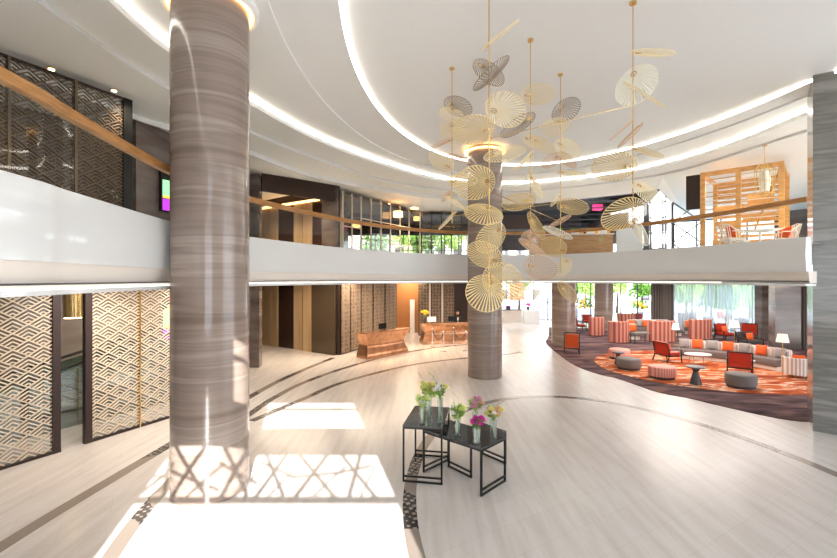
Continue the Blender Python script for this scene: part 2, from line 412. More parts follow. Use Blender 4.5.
# dark void over the bar
m = MB(); m.face([(3.5,24,8.9),(12,19.5,8.9),(16,30,8.9),(14,40,8.9),(3.5,42,8.9)])
m.face([(3.6,24.4,7.95),(3.6,34,7.95),(3.6,34,8.9),(3.6,24.4,8.9)]); m.face([(11.4,20.4,7.95),(14,38,7.95),(14,38,8.9),(11.4,20.4,8.9)])
struct(m.build('ceiling_bar', mt['black_ceiling']))
m = MB()
m.bar(Vector((3.7,24.5,8.0)), Vector((6.9,24.2,8.0)), .1,.12); m.bar(Vector((6.9,24.2,8.0)), Vector((10.7,21.4,8.0)), .1,.12); m.bar(Vector((10.7,21.4,8.0)),Vector((11.45,20.5,8.0)),.1,.12); m.bar(Vector((11.45,20.5,7.98)),Vector((12.3,24.5,7.98)),.1,.12)
struct(m.build('trim_15', mt['truss']))

# walls
def wall(name, p0, p1, z0, z1, th, mat, parent=None):
    m = MB(); d = Vector((p1[0]-p0[0], p1[1]-p0[1], 0)); L = d.length
    m.box(((p0[0]+p1[0])/2,(p0[1]+p1[1])/2,(z0+z1)/2), (L,th,z1-z0), math.atan2(d.y,d.x))
    o = m.build(name, mat, parent)
    if parent is None: struct(o)
    return o
wall('wall_far_left', (-14,-4), (-14,30), 0, 8.3, .2, mt['pale_wall'])
wall('wall_behind_screen', (-13.5,6), (-8.6,17.5), 0, 3.55, .2, mt['behind'])
wall('wall_behind_upper_screen', (-13.5,4), (-8.8,14.5), 4.55, 8.3, .2, mt['dark_wall'])
wall('wall_upper_left', (-7.95,12.0), (-7.15,18.1), 4.55, 8.3, .15, mt['stone_dark'])
wall('wall_left', (-8.7,15.6), (-7.15,18.1), 0, 3.55, .15, mt['stone_dark'])
# lift wall, both floors
LW0, LW1 = Vector((-9.4,24.8,0)), Vector((-3.9,20.95,0))
ld = (LW1-LW0).normalized(); ln = Vector((ld.y,-ld.x,0))
if ln.y > 0: ln = -ln
wall('wall_lifts', LW0-ln*.0, LW1, 0, 8.3, .2, mt['panel_dark'])
wall('wall_lift_side', (-7.2,18.2), LW0, 0, 8.3, .1, mt['panel_dark'])
def lift_at(px):     # point of the lift wall seen at that column
    k = (px-418.5)/F; t = (k*LW0.y-LW0.x)/(ld.x-k*ld.y); return LW0+ld*t
dn = 1
for z0, z1 in ((0,2.95+.55),(4.56,7.6)):
    for a, b, c, d in ((264,271.5,272.3,280),(296,304.3,305.2,314)):
        r = empty('door_%d'%dn, kind='structure'); dn += 1
        for u, v in ((a,b),(c,d)):
            A, B = lift_at(u)+ln*.13, lift_at(v)+ln*.13
            wall('door_leaf', A, B, z0, z1, .05, mt['lift_gold'], r)
wall('trim_16', lift_at(262)+ln*.2, lift_at(300)+ln*.2, 7.62, 7.72, .1, mt['cove_warm'])
wall('trim_17', lift_at(300)+ln*.2, lift_at(322)+ln*.2, 7.62, 7.72, .1, mt['cove_warm'])
A, B = lift_at(314.6)+ln*.16, lift_at(337.5)+ln*.16
wall('trim_18', A, B, 0, 3.5, .1, mt['panel_brass'])
A, B = lift_at(325)+ln*.16, lift_at(340)+ln*.16
wall('trim_19', A, B, 4.56, 8.1, .1, mt['stone_dark'])
# reception wall of patterned panels
R0, R1 = Vector((-3.9,20.9,0)), Vector((-1.45,27.6,0))
rd = (R1-R0).normalized(); rn = Vector((rd.y,-rd.x,0))
wr = wall('wall_reception', R0, R1, 0, 3.5, .12, mt['bronze'])
def rec_at(px):
    k = (px-418.5)/F; t = (k*R0.y-R0.x)/(rd.x-k*rd.y); return R0+rd*t
for a, b in ((339.5,346.5),(348.5,357.5),(359.5,369.5),(371.5,381.5),(383.5,394)):
    A, B = rec_at(a), rec_at(b)
    o = wall('panel', A+rn*.12, B+rn*.16, .06, 3.46, .05, mt['pattern'], wr)
    o['label'] = 'woven bronze patterned panel'
wall('wall_amber', (-1.6,29.8), (.6,29.8), 0, 3.5, .15, mt['amber_wall'])
wall('wall_amber_side', (-1.45,27.6), (-1.7,29.8), 0, 3.5, .12, mt['amber_wall'])
r = empty('door_9', kind='structure')
wall('door_leaf', at(410,0,29.6), at(414.6,0,29.6), 0, 2.28, .06, mt['bright_build'], r)
wb = wall('wall_reception_back', (0,28.2), (3.6,28.2), 0, 3.5, .12, mt['bronze'])
for a, b in ((419,428.3),(431.8,440.6),(444.3,454)):
    A, B = at(a,0,28.05), at(b,0,28.05); wall('panel', (A.x,A.y), (B.x,B.y), .06, 3.46, .06, mt['pattern'], wb)
for a, b in ((428.8,430.8),(441.3,443.4)):
    A, B = at(a,0,28.05), at(b,0,28.05); wall('light_slot', (A.x,A.y), (B.x,B.y), .06, 3.46, .05, mt['cush_cream'], wb)
wall('wall_lobby_end', (3.6,28.2), (4.6,41), 0, 8.6, .15, mt['pale_wall'])
wall('wall_gallery_end', (-5.5,33.3), (4.2,33.3), 7.2, 8.4, .2, mt['dark_wall'])
wall('wall_gallery_side', (-3.95,21.1), (-5.5,33.3), 4.55, 8.3, .15, mt['dark_wall'])
wall('wall_bar_back', (5.0,38.5), (14,36.5), 6.2, 8.9, .2, mt['dark_wall'])
wall('wall_bar_side', (14,36.6), (16.3,33.4), 6.5, 8.9, .2, mt['dark_wall'])

m = MB(); m.face([(-3.85,21.3,7.9),(.15,28,7.9),(3.9,28.25,7.9),(3.9,33.3,7.9),(-5.5,33.3,7.9)]); struct(m.build('ceiling_gallery', mt['dark_wall']))
wall('wall_lift_header', (-6.7,18.35), (-4.0,20.9), 7.45, 8.25, .12, mt['panel_dark'])
def ceil_z(x, y):
    a = math.atan2(y-CC[1], x-CC[0]); d = math.hypot(x-CC[0], y-CC[1]); r0 = raycast(C4, CC, a); r1 = raycast(CEILB, CC, a)
    return 8.38 if d < r0 else 8.29+(7.95-8.29)*min(1,(d-r0)/(r1-r0))
# outer window wall, lower and upper floors
def window_wall(idx, p0, p1, z0, z1, n, beam=0):
    r = empty('window_%d'%idx, kind='structure'); m = MB(); p0 = Vector((*p0,0)); p1 = Vector((*p1,0))
    Z = Vector((0,0,1))
    for k in range(n+1):
        p = p0.lerp(p1,k/n); m.bar(p+Z*z0, p+Z*z1, .08,.08)
    m.bar(p0+Z*z0,p1+Z*z0,.1,.12); m.bar(p0+Z*(z1-.05),p1+Z*(z1-.05),.1,.12)
    if beam: m.bar(p0+Z*beam,p1+Z*beam,.06,.06)
    m.build('window_frame', mt['truss'], r)
    g = MB(); g.face([p0+Z*z0,p1+Z*z0,p1+Z*z1,p0+Z*z1]); g.build('glass_pane', mt['glass'], r)
window_wall(1, (4.6,41), (14,38), 0, 3.5, 8, 1.6)
window_wall(2, (14,38), (18.7,31.5), 0, 3.5, 6)
window_wall(3, (18.7,31.5), (22.8,27.5), 0, 3.5, 5)
window_wall(4, (4.6,41), (14,38), 4.6, 7.9, 8)
window_wall(5, (14,38), (18.7,31.5), 4.6, 7.9, 5)
window_wall(6, (18.7,31.5), (22.8,27.5), 4.6, 7.9, 4)
window_wall(7, (-5.5,33.4), (4.2,33.4), 4.6, 7.2, 9, 5.9)
wall('wall_right_far', (22.8,27.5), (25,24), 0, 8.3, .2, mt['stone_dark'])
wall('wall_right', (25,24), (25,10.5), 0, 8.3, .2, mt['pale_wall'])
# gallery glazing on the balcony
g0, g1 = Vector((-3.85,21.3,0)), Vector((.15,28,0)); gd = (g1-g0).normalized()
def gal_at(px):
    k = (px-418.5)/F; t = (k*g0.y-g0.x)/(gd.x-k*gd.y); return g0+gd*t
r = empty('window_8', kind='structure'); m = MB()
for px in (343,352,361,371,381,390.5,400,409,420): 
    p = gal_at(px); m.bar(p+Vector((0,0,4.56)), p+Vector((0,0,8.1)), .07,.07)
m.bar(gal_at(343)+Vector((0,0,6.35)), gal_at(361)+Vector((0,0,6.35)), .05,.05)
m.bar(gal_at(343)+Vector((0,0,5.2)), gal_at(361)+Vector((0,0,5.2)), .05,.05)
m.bar(gal_at(361)+Vector((0,0,6.9)), gal_at(420)+Vector((0,0,6.9)), .05,.05)
m.bar(gal_at(390)+Vector((0,0,5.75)), gal_at(409)+Vector((0,0,5.75)), .05,.06)
m.build('window_frame', mt['lattice'], r)
m = MB(); m.face([gal_at(343)+Vector((0,0,4.6)), gal_at(420)+Vector((0,0,4.6)), gal_at(420)+Vector((0,0,8)), gal_at(343)+Vector((0,0,8))]); m.build('glass_pane', mt['glass_smoke'], r)
r = empty('window_9', kind='structure'); m = MB()
for X in (.2,.85,1.5,2.15,2.8,3.5): m.bar((X,28.2,4.56),(X,28.2,8.1),.07,.07)
m.bar((.2,28.2,7.0),(3.5,28.2,7.0),.06,.08); m.build('window_frame', mt['charcoal'], r)
m = MB(); m.face([(.2,28.2,4.6),(3.5,28.2,4.6),(3.5,28.2,8),(.2,28.2,8)]); m.build('glass_pane', mt['glass_smoke'], r)

# columns
def column(name, x, y, r, z1, mat):
    m = MB(); m.lathe([(r,0),(r,2.9),(r,2.905),(r,5.8),(r,5.805),(r,z1)], 64, (x,y,0)); o = m.build(name, mat, smooth=True); return struct(o)
column('column', -3.68, 7.62, .635, 8.72, mt['stone']); column('column', 2.53, 16.4, .65, 8.72, mt['stone'])
column('column', 8.1, 24.0, .65, 3.56, mt['stone']); column('column', 13.35, 31.0, .65, 3.56, mt['stone'])
m = MB()
for k in range(4):      # thin joints between the curved stone slabs
    a = -1.2+k*PI/2
    for (x,y,r) in ((-3.68,7.62,.635),(2.53,16.4,.65)):
        m.box((x+math.cos(a)*(r+.0),y+math.sin(a)*(r+.0),4.3),(.004,.006,8.5),a)
struct(m.build('trim_20', mt['stone']))
m = MB(); m.lathe([(.70,8.46),(.74,8.42),(.80,8.46),(.80,8.72),(.70,8.72)], 64, (-3.68,7.62,0), cap=False); struct(m.build('trim_21', mt['white'], smooth=True))
m = MB(); m.lathe([(.645,8.44),(.70,8.44),(.70,8.5),(.645,8.5)], 64, (-3.68,7.62,0), cap=False); struct(m.build('trim_22', mt['cove_warm'], smooth=True))
m = MB(); m.lathe([(.66,8.5),(.78,8.5),(.78,8.54),(.66,8.54)], 64, (2.53,16.4,0), cap=False); struct(m.build('trim_23', mt['cove_warm'], smooth=True))
# square pillars
def pillar(name, c0, e1, e2, z1, mat):
    m = MB(); c0 = Vector((*c0,0)); e1 = Vector((*e1,0)); e2 = Vector((*e2,0)); Z = Vector((0,0,z1))
    m.loft([[c0,c0+e1,c0+e1+e2,c0+e2],[c0+Z,c0+e1+Z,c0+e1+e2+Z,c0+e2+Z]]); return struct(m.build(name, mat))
pillar('pillar', (9.6,10.47), (1.56,-1.24), (.8,1.03), 8.7, mt['stone_grey'])
pillar('pillar', (-7.15,18.0), (.5,-.04), (-.1,.6), 8.1, mt['stone_dark'])
pillar('pillar', (21.4,26.8), (.8,0), (0,.6), 3.56, mt['stone_dark'])
pillar('pillar', (19.0,22.9), (1.15,-.25), (.3,.8), 3.56, mt['stone_dark'])

# front facade behind the camera: the tall windows the sun comes through
SX = .28; SE = math.radians(25)
fy = -3.5
fr = empty('window_10', kind='structure'); m = MB()
WX0, WX1 = -1.8, 2.7
wall('wall_front_left', (-15,fy), (WX0,fy), 0, 8.8, .3, mt['white'])
wall('wall_front_right', (WX1,fy), (16.5,fy), 0, 8.8, .3, mt['white'])  # unseen; carried far right to keep direct sun off floor and pillar
wall('wall_front_sill', (WX0,fy), (WX1,fy), 0, 1.6, .3, mt['white'])
wall('wall_front_sun_block', (WX0,fy), (-.15,fy), 6.7, 8.8, .3, mt['white'])  # unseen infill added to keep window sun off the big column
wall('wall_front_beam', (WX0,fy), (WX1,fy), 6.15, 6.75, .3, mt['white'])
for X in (WX0,WX1): m.bar((X,fy,2.6),(X,fy,8.6),.12,.1)
for z in (7.6,8.3): m.bar((WX0,fy,z),(WX1,fy,z),.07,.07)
for z in (6.8,8.6,6.12,5.18): m.bar((WX0,fy,z),(WX1,fy,z),.08,.08)
random.seed(3)
x = WX0
while x < WX1-.7:          # braced truss in the middle light of the facade
    w = random.uniform(.55,1.0)
    m.bar((x,fy,5.18),(x+w*.8,fy,6.12),.07,.07); m.bar((x+w*.8,fy,5.18),(x+w*.1,fy,6.12),.05,.05); m.bar((x,fy,random.uniform(5.3,5.9)),(x+w,fy,random.uniform(5.3,5.9)),.035,.035); m.bar((x+w*.3,fy,5.18),(x+w*1.1,fy,5.8),.035,.035); x += w
m.build('window_frame', mt['bright_build'], fr)

# ---------- the street side beyond the windows ----------
m = MB(); m.face([(-60,-60,-.03),(120,-60,-.03),(120,140,-.03),(-60,140,-.03)]); struct(m.build('ground', mt['paving']))
# ================= THINGS =================
Zv = Vector((0,0,1))
# ---- lattice screens ----
def lattice_mesh(L, z0, z1, w=.50, H=.32, t=.017, th=.03):
    """nested chevrons in staggered diamonds, in the x-z plane from x=0..L"""
    m = MB(); rows = int((z1-z0)/(H/2))+3; cols = int(L/w)+3
    def seg(a, b):
        (xa,za),(xb,zb) = a, b       # clip to the rectangle
        if xa > xb: xa,za,xb,zb = xb,zb,xa,za
        def cut(xa,za,xb,zb):
            t0,t1 = 0.0,1.0; dx,dz = xb-xa, zb-za
            for p,q in ((-dx,xa-.04),(dx,L-.04-xa),(-dz,za-z0),(dz,z1-za)):
                if abs(p) < 1e-9:
                    if q < 0: return None
                    continue
                r = q/p
                if p < 0: t0 = max(t0,r)
                else: t1 = min(t1,r)
            return (t0,t1) if t0 < t1-1e-3 else None
        c = cut(xa,za,xb,zb)
        if not c: return
        A = (xa+(xb-xa)*c[0], za+(zb-za)*c[0]); B = (xa+(xb-xa)*c[1], za+(zb-za)*c[1])
        m.bar((A[0],0,A[1]),(B[0],0,B[1]),th,t*1.35)
    for r in range(rows):
        zt = z0+r*H/2
        for c in range(-1, cols):
            x = c*w+(w/2 if r%2 else 0)
            for k in range(4):
                q = k/4; hw = (w/2)*(1-q); za = zt-q*H; zb = za-(H/2)*(1-q)
                seg((x-hw,zb),(x,za)); seg((x,za),(x+hw,zb))
    return m
def screen(p0, p1, z0, z1, mat, frame, label, posts, group):
    p0 = Vector((*p0,0)); p1 = Vector((*p1,0)); L = (p1-p0).length; rz = math.atan2(p1.y-p0.y,p1.x-p0.x)
    r = empty('lattice_screen', (p0.x,p0.y,z0), rz, label, 'screen', group)
    lattice_mesh(L, .06, z1-z0-.02).build('lattice', mat, r)
    MB().box((L/2,0,.03),(L,.1,.06)).build('bottom_rail', frame, r); MB().box((L/2,0,z1-z0-.02),(L,.1,.04)).build('top_rail', frame, r)
    for x, w, mm in posts: MB().box((x,0,(z1-z0)/2),(w,.12,z1-z0)).build('post', mm, r)
    g = MB(); g.box((L/2,.05,(z1-z0)/2),(L,.008,z1-z0)); g.build('glass_pane', mt['glass'], r)
    return r
def line_at(p0, p1, px):
    k = (px-418.5)/F; d = Vector((p1[0]-p0[0],p1[1]-p0[1])); t = (k*p0[1]-p0[0])/(d.x-k*d.y); return (p0[0]+d.x*t, p0[1]+d.y*t)
S0, S1 = (-8.12,8.33), (-6.65,11.45)
q = lambda px: line_at(S0,S1,px)
a0 = (-10.4,3.5); L1_ = math.hypot(q(60)[0]-a0[0], q(60)[1]-a0[1])
screen(q(-60), q(60), 0, 3.52, mt['lattice'], mt['bronze'], 'champagne lattice screen of nested chevrons left of the glass door on the lobby floor', [((Vector(q(60))-Vector(q(-60))).length-.08,.14,mt['bronze'])], None)
Lr = (Vector(q(172))-Vector(q(84))).length
screen(q(84), q(172), 0, 3.52, mt['lattice'], mt['bronze'], 'champagne lattice screen of nested chevrons between the glass door and the big column', [(.07,.14,mt['bronze']),((Vector(q(139))-Vector(q(84))).length,.03,mt['brass'])], None)
Lu = (Vector(q(131))-Vector(q(-60))).length
screen(q(-60), q(131), 4.56, 8.08, mt['lattice_dark'], mt['bronze'], 'dark bronze lattice screen on the upper floor behind the oak handrail', [(Lu-.10,.20,mt['black']),((Vector(q(75))-Vector(q(-60))).length,.05,mt['lattice_dark']),((Vector(q(8))-Vector(q(-60))).length,.04,mt['lattice_dark'])], None)
dr = empty('door_10', kind='structure'); A, B = q(61.5), q(83)
m = MB(); m.face([(A[0],A[1],.02),(B[0],B[1],.02),(B[0],B[1],3.5),(A[0],A[1],3.5)]); m.build('glass_pane', mt['glass'], dr)
# brass cylinder lamp seen through the glass door
P = at(73,0,11.0); r = empty('pendant_lamp', (P.x,P.y,2.72), 0, 'brass cylinder pendant lamp hanging behind the glass door at the left', 'lamp')
MB().lathe([(.20,0),(.20,.62)],32).build('shade', mt['brass'], r, smooth=True); MB().lathe([(.18,-.02),(.18,.0)],24).build('diffuser', mt['bulb'], r); MB().tube([(0,0,.6),(0,0,.84)],.02).build('cord', mt['brass'], r)
# escalator glass behind the screens
r = empty('escalator', (-9.15,11.2,0), math.radians(62), 'escalator with green glass sides behind the left lattice screens', 'escalator')
for y in (-.6,.6):
    m = MB(); m.loft([[(-2.6,y-.015,0),(2.6,y-.015,0),(2.6,y+.015,0),(-2.6,y+.015,0)],[(-2.6,y-.015,.9),(2.6,y-.015,2.0),(2.6,y+.015,2.0),(-2.6,y+.015,.9)]]); m.build('side_glass', mt['glass_green'], r)
    m = MB(); m.tube([(-2.75,y,.45),(-2.7,y,.92),(-2.5,y,1.02),(2.6,y,2.1)],.04); m.build('handrail', mt['black'], r)
m = MB()
for k in range(12): m.box((-2.2+k*.4,0,.05+k*.045),(.38,1.1,.1+k*.09))
m.build('steps', mt['ott_grey'], r)

# digital posters
def poster(loc, rz, w, h, label):
    r = empty('digital_poster', loc, rz, label, 'screen')
    MB().box((0,0,h/2),(w,.08,h)).build('housing', mt['black'], r)
    m = MB(); m.box((0,-.045,h*.15),(w*.9,.01,h*.24)); m.build('purple_panel', mt['scr_purple'], r)
    m = MB(); m.box((0,-.045,h*.48),(w*.9,.01,h*.36)); m.build('green_panel', mt['water'], r)
    MB().box((0,-.052,h*.31),(w*.9,.01,h*.05)).build('yellow_band', mt['scr_yellow'], r); MB().box((w*.1,-.052,h*.70),(w*.5,.01,h*.12)).build('yellow_panel', mt['scr_yellow'], r)
    m = MB(); m.box((w*.15,-.045,h*.86),(w*.5,.01,h*.12)); m.build('red_panel', mt['scr_red'], r)
    return r
poster((-7.50,13.25,5.72), math.radians(65), .95, 1.45, 'green and purple digital poster on the brown wall of the upper floor')
poster((-8.45,14.65,1.55), math.radians(35), .5, 1.7, 'green and purple digital poster behind the lobby lattice screen')

# ---- chandelier ----
ch = empty('chandelier', (3,8.5,0), 0, 'large chandelier of woven gold fan discs on five tall brass rods over the lobby', 'chandelier')
RODS = {1:(489,7.3,3.3), 2:(530.5,8.9,3.6), 3:(452,10.1,5.0), 4:(560.5,10.4,3.85), 5:(633,7.7,4.6)}
for k,(px,Y,zb) in RODS.items():
    x = (px-418.5)/F*Y
    MB().tube([(x-3,Y-8.5,zb),(x-3,Y-8.5,8.65)],.011,6).build('rod', mt['brass'], ch)
    MB().lathe([(.06,8.62),(.06,8.66)],16,(x-3,Y-8.5,0)).build('ceiling_cap', mt['brass'], ch)
def rodpt(k, py):
    px,Y,_ = RODS[k]; return at(px,py,Y)-Vector((3,8.5,0))
for a,pa,b,pb in ((1,139,5,105),(1,191,4,222),(3,216,4,203),(2,84,2,88)):
    if a != b: MB().tube([rodpt(a,pa),rodpt(b,pb)],.007,6).build('tie_rod', mt['brass'], ch)
def fan(h, n, duty, rimr=.018):
    m = MB(); hr = .13
    def dome(x,y): return .06*(1-min(1,x*x+y*y))
    for k in range(n):
        a = 2*PI*k/n; ex, ey = math.cos(a), math.sin(a)
        b = math.atan2(ey, ex-h); sx, sy = h+hr*math.cos(b), hr*math.sin(b)
        d = Vector((ex-sx,ey-sy,0)); L = d.length; d /= L; p = Vector((-d.y,d.x,0)); rings = []
        for j in range(5):
            t = j/4; c = Vector((sx,sy,0))+d*L*t; c.z = dome(c.x,c.y)
            wdt = duty*(PI/n)*(.12+.88*t)*(1.0 if L > .5 else .9); 
            rings.append([c+p*wdt,c-p*wdt,c-p*wdt-Vector((0,0,.008)),c+p*wdt-Vector((0,0,.008))])
        m.loft(rings)
    m.tube([(math.cos(2*PI*k/48),math.sin(2*PI*k/48),-.003) for k in range(48)], rimr, 6, True)
    return m
def hub(h):
    m = MB(); z = .06*(1-h*h)
    m.tube([(h+.13*math.cos(2*PI*k/16),.13*math.sin(2*PI*k/16),z) for k in range(16)], .024, 6, True); m.bar((h-.1,0,z),(h+.1,0,z),.03,.02); return m
mats = {'g':'gold_leafed','p':'fan_pale','k':'fan_grey','w':'fan_white','c':'fan_copper'}
dens = {'g':(32,.42),'p':(34,.42),'k':(34,.40),'w':(36,.55),'c':(34,.40)}
FM = {}
for kk in mats:
    for hh in (.62,0.0):
        o = fan(hh,*dens[kk]).build('fan_disc', mt[mats[kk]], smooth=False); u = hub(hh).build('hub', mt['brass'])
        FM[kk,hh] = (o.data,u.data); bpy.data.objects.remove(o); bpy.data.objects.remove(u)
DISCS = [ # rod, cx, cy, long px, short px, tilt deg, hub px, finish
(1,489,72,37,18,-33,489,63,'k'),(1,490,77,45,11,43,490,82,'k'),(1,499,37,44,2.5,37,489,44,'p'),(1,506,109,42,33,-22,493,111,'p'),
(1,474,130,42,29,2,488,134,'g'),(2,518.5,124.5,39,14,34,530,116,'k'),(1,504,154,42,14,12,490,160,'p'),(1,475,183,41,34,12,488,176,'g'),
(3,462,181,31,14,0,451,178,'p'),(1,483,214.5,39,20,-10,488,209,'g'),(1,491,238,36,25,50,489,228,'g'),(1,484.5,255,37,25,-25,489,246,'g'),
(1,485,293,40,37,-30,489,284,'g'),(1,502,281,41,36,-25,491,271,'g'),
(3,458,106.5,30,18,-20,452.5,99,'k'),(3,451,115,25,14,-10,452,111,'p'),(3,455,131,31,24,-15,452,124,'p'),(3,442,143,25,4,22,452,139,'c'),
(3,459,158,25,5,-22,451,153,'c'),(3,441,161,29,18,-35,451,167,'p'),(3,447,196,16,4,50,452,190,'c'),(3,453,202,26,5,-33,452,200,'p'),
(3,448,220,27,3,46,452,216,'p'),
(2,537,95,34,20,4,531,88,'p'),(2,532,141,20,12,-20,531,136,'p'),(2,543,145,28,12,-30,533,138,'p'),(2,525,160,28,4,45,530,155,'p'),
(2,535,186,28,8,-58,531,178,'p'),(2,519,202,34,17,10,530,199,'g'),(2,536,226,32,10,-60,531,216,'g'),(2,532,247,31,8,-33,530,246,'c'),
(2,527,238,17,12,60,530,236,'c'),(2,540,268,33,24,-15,534,260,'c'),(2,529,291,19,16,0,531,286,'p'),
(4,567,109.5,30,21,38,561,106,'k'),(4,556,126,28,18,12,560,120,'p'),(4,567,149,28,19,-28,561,142,'p'),(4,552,160,22,12,35,560,155,'c'),
(4,567,160,23,9,-40,561,155,'c'),(4,571,173.5,28,4,-3,560,173,'p'),(4,572,207,31,16,-8,561,206,'g'),(4,556,200,16,4,54,560,195,'p'),
(4,560,221,24,5,30,560,221,'c'),(4,557,233,31,7,-23,560,235,'w'),(4,554,247,26,20,-20,561,243,'g'),(4,564,267,21,14,60,561,262,'p'),
(4,567,292,26,12,-50,561,284,'g'),
(5,651,54,42,7,-2,633,54,'p'),(5,635,86,42,33,50,633,74,'w'),(5,641,96.5,48,2,-30,633,92,'p'),(5,622,130,28,2,47,633,119,'c'),
(5,631,135,32,4,50,633,133,'c'),(5,645,152,35,6,-17,633,147,'p'),(5,615,166,42,29,6,630,165,'g'),(5,647,193,35,14,-38,634,184,'p'),
(5,624,214,43,29,33,634,200,'g'),(5,639,231,34,9,-62,633,220,'w')]
for i,(k,cx,cy,La,Lb,tl,hx,hy,fin) in enumerate(DISCS):
    rpx,Yr,_ = RODS[k]; a = math.radians(tl); ratio = max(.04,min(.97,Lb/La))
    V = Vector(((cx-418.5)/F,1,(279-cy)/F)).normalized()
    ux = Vector((1,0,0)); ux = (ux-V*ux.dot(V)).normalized(); uz = V.cross(ux)*-1
    if uz.z < 0: uz = -uz
    mj = ux*math.cos(a)+uz*math.sin(a); mn = ux*-math.sin(a)+uz*math.cos(a)
    sgn = -1 if (i*7)%3 else 1
    n = (mn*sgn*math.sqrt(1-ratio*ratio)-V*ratio).normalized()
    C = at(cx,cy,Yr); H = at(hx,hy,1.0)-Vector((0,0,HC)); E = Vector((0,0,HC))
    t = (C-E).dot(n)/max(1e-4,abs(H.dot(n)))*(1 if H.dot(n)>0 else -1) if abs(H.dot(n))>1e-4 else Yr
    Hp = E+H*t; off = Hp-C; R = (La/2)/F*Yr/1.02
    if off.length > .7*R: off = mj*(1 if (at(hx,hy,Yr)-C).dot(mj) > 0 else -1)*.62*R
    far = off.length > .12*R
    dirx = off.normalized() if far else mj
    yv = n.cross(dirx).normalized(); dirx = yv.cross(n)
    hh = .62 if far else 0.0
    if far: C = C+Vector((0,1,0))*(-(off.normalized()*.62*R).y*.5)
    Mx = Matrix((dirx,yv,n)).transposed().to_4x4()
    d = bpy.data.objects.new('fan_disc', FM[fin,hh][0]); COL.objects.link(d); d.parent = ch
    d.matrix_local = Matrix.Translation(C-Vector((3,8.5,0))) @ Mx @ Matrix.Scale(R,4)
    u = bpy.data.objects.new('hub', FM[fin,hh][1]); COL.objects.link(u); u.parent = d
    if fin == 'w': d['label'] = 'ivory white fan disc'
    if fin == 'k': d['label'] = 'smoky grey fan disc'

# ---- console tables with vases ----
def console(A, B, D, h, label):
    A, B, D = Vector((*A,0)), Vector((*B,0)), Vector((*D,0)); u = (B-A); v = (D-A); rz = math.atan2(u.y,u.x)
    w = u.length; l = v.dot(Vector((-u.y,u.x,0)).normalized()); s = 1 if l > 0 else -1; l = abs(l)
    r = empty('console_table', A, rz, label, 'table', 'nested black console tables in the lobby')
    m = MB(); m.box((w/2,s*l/2,h-.02),(w,l,.035)); m.build('tabletop', mt['black_top'], r)
    for y in (.015, s*l-s*.015):
        for x in (.015, w-.015): MB().box((x,y,(h-.04)/2),(.032,.032,h-.04)).build('leg', mt['black'], r)
        for zz in (.016,.105,h-.055): MB().box((w/2,y,zz),(w-.05,.03,.03)).build('end_rail', mt['black'], r)
    for x in (.015,w-.015): MB().box((x,s*l/2,h-.055),(.03,l-.05,.03)).build('side_rail', mt['black'], r)
    return r
t1 = console((-.29,7.85),(.43,7.72),(-.08,9.05),1.04,'tall black console table holding yellow flowers, highest of the three nested ones')
t2 = console((1.07,7.30),(1.60,7.86),(.12,8.28),.83,'middle-height black console table holding pink and magenta flowers')
t3 = console((1.00,8.00),(.60,8.50),(1.75,8.62),.66,'lowest black console table tucked under the one with pink flowers')
def vase(loc, h, r_, label):
    o = MB().lathe([(r_*.85,0),(r_,.01),(r_,h),(r_*.9,h),(r_*.88,.03)],20,cap=True).build('glass_vase', mt['vase'], smooth=True, loc=loc)
    tag(o, label, 'vase', 'clear glass vases on the console tables'); return o
def leafquad(m, p, d, L, w):
    d = Vector(d).normalized(); s = d.cross(Vector((random.uniform(-1,1),random.uniform(-1,1),random.uniform(-1,1)))).normalized()
    a = Vector(p); q_ = a+d*L*.5
    m.face([a, q_+s*w, a+d*L, q_-s*w])
def bouquet(loc, base_h, spread, top, cols, nb, label, leaves=40, leafmat='leaf', spikes=0):
    r = empty('flower_arrangement', loc, 0, label, 'flowers')
    st = MB(); lf = MB(); blooms = {}
    for k in range(nb):
        a = random.uniform(0,2*PI); rr = spread*math.sqrt(random.random()); e = Vector((rr*math.cos(a), rr*math.sin(a), base_h+random.uniform(.35,1)*top))
        st.tube([(rr*.1*math.cos(a),rr*.1*math.sin(a),.03),(rr*.15*math.cos(a),rr*.15*math.sin(a),base_h),e],.004,5)
        c = cols[k%len(cols)]; b = blooms.setdefault(c, []); b.append(e)
    for k in range(spikes):
        a = random.uniform(0,2*PI); st.tube([(0,0,base_h),(.05*math.cos(a),.05*math.sin(a),base_h+top),(.15*math.cos(a),.12*math.sin(a),base_h+top*1.5),(.22*math.cos(a+.6),.2*math.sin(a+.6),base_h+top*1.9)],.0035,5)
    for k in range(leaves):
        a = random.uniform(0,2*PI); p = (spread*.5*math.cos(a)*random.random(), spread*.5*math.sin(a)*random.random(), base_h+.03+random.uniform(0,.8)*top)
        leafquad(lf, p, (math.cos(a),math.sin(a),random.uniform(-.3,1.2)), random.uniform(.07,.13), .018)
    st.build('stems', mt[leafmat], r); lf.build('leaves', mt[leafmat], r)
    for c, es in blooms.items():
        for e in es:
            m = MB(); R = random.uniform(.042,.068)
            for k in range(16):
                a = 2.4*k; el = (k/16)*1.4; d = Vector((math.cos(a)*math.cos(el),math.sin(a)*math.cos(el),math.sin(el)))
                s = d.cross(Vector((0,0,1))).normalized(); up = s.cross(d)
                m.face([d*R*.15, d*R*.8+s*R*.5, d*R*1.25+up*R*.3, d*R*.8-s*R*.5])
            m.ball((0,0,R*.25),R*.5,1); m.build('bloom', mt[c], r, loc=e)
    return r
random.seed(11)
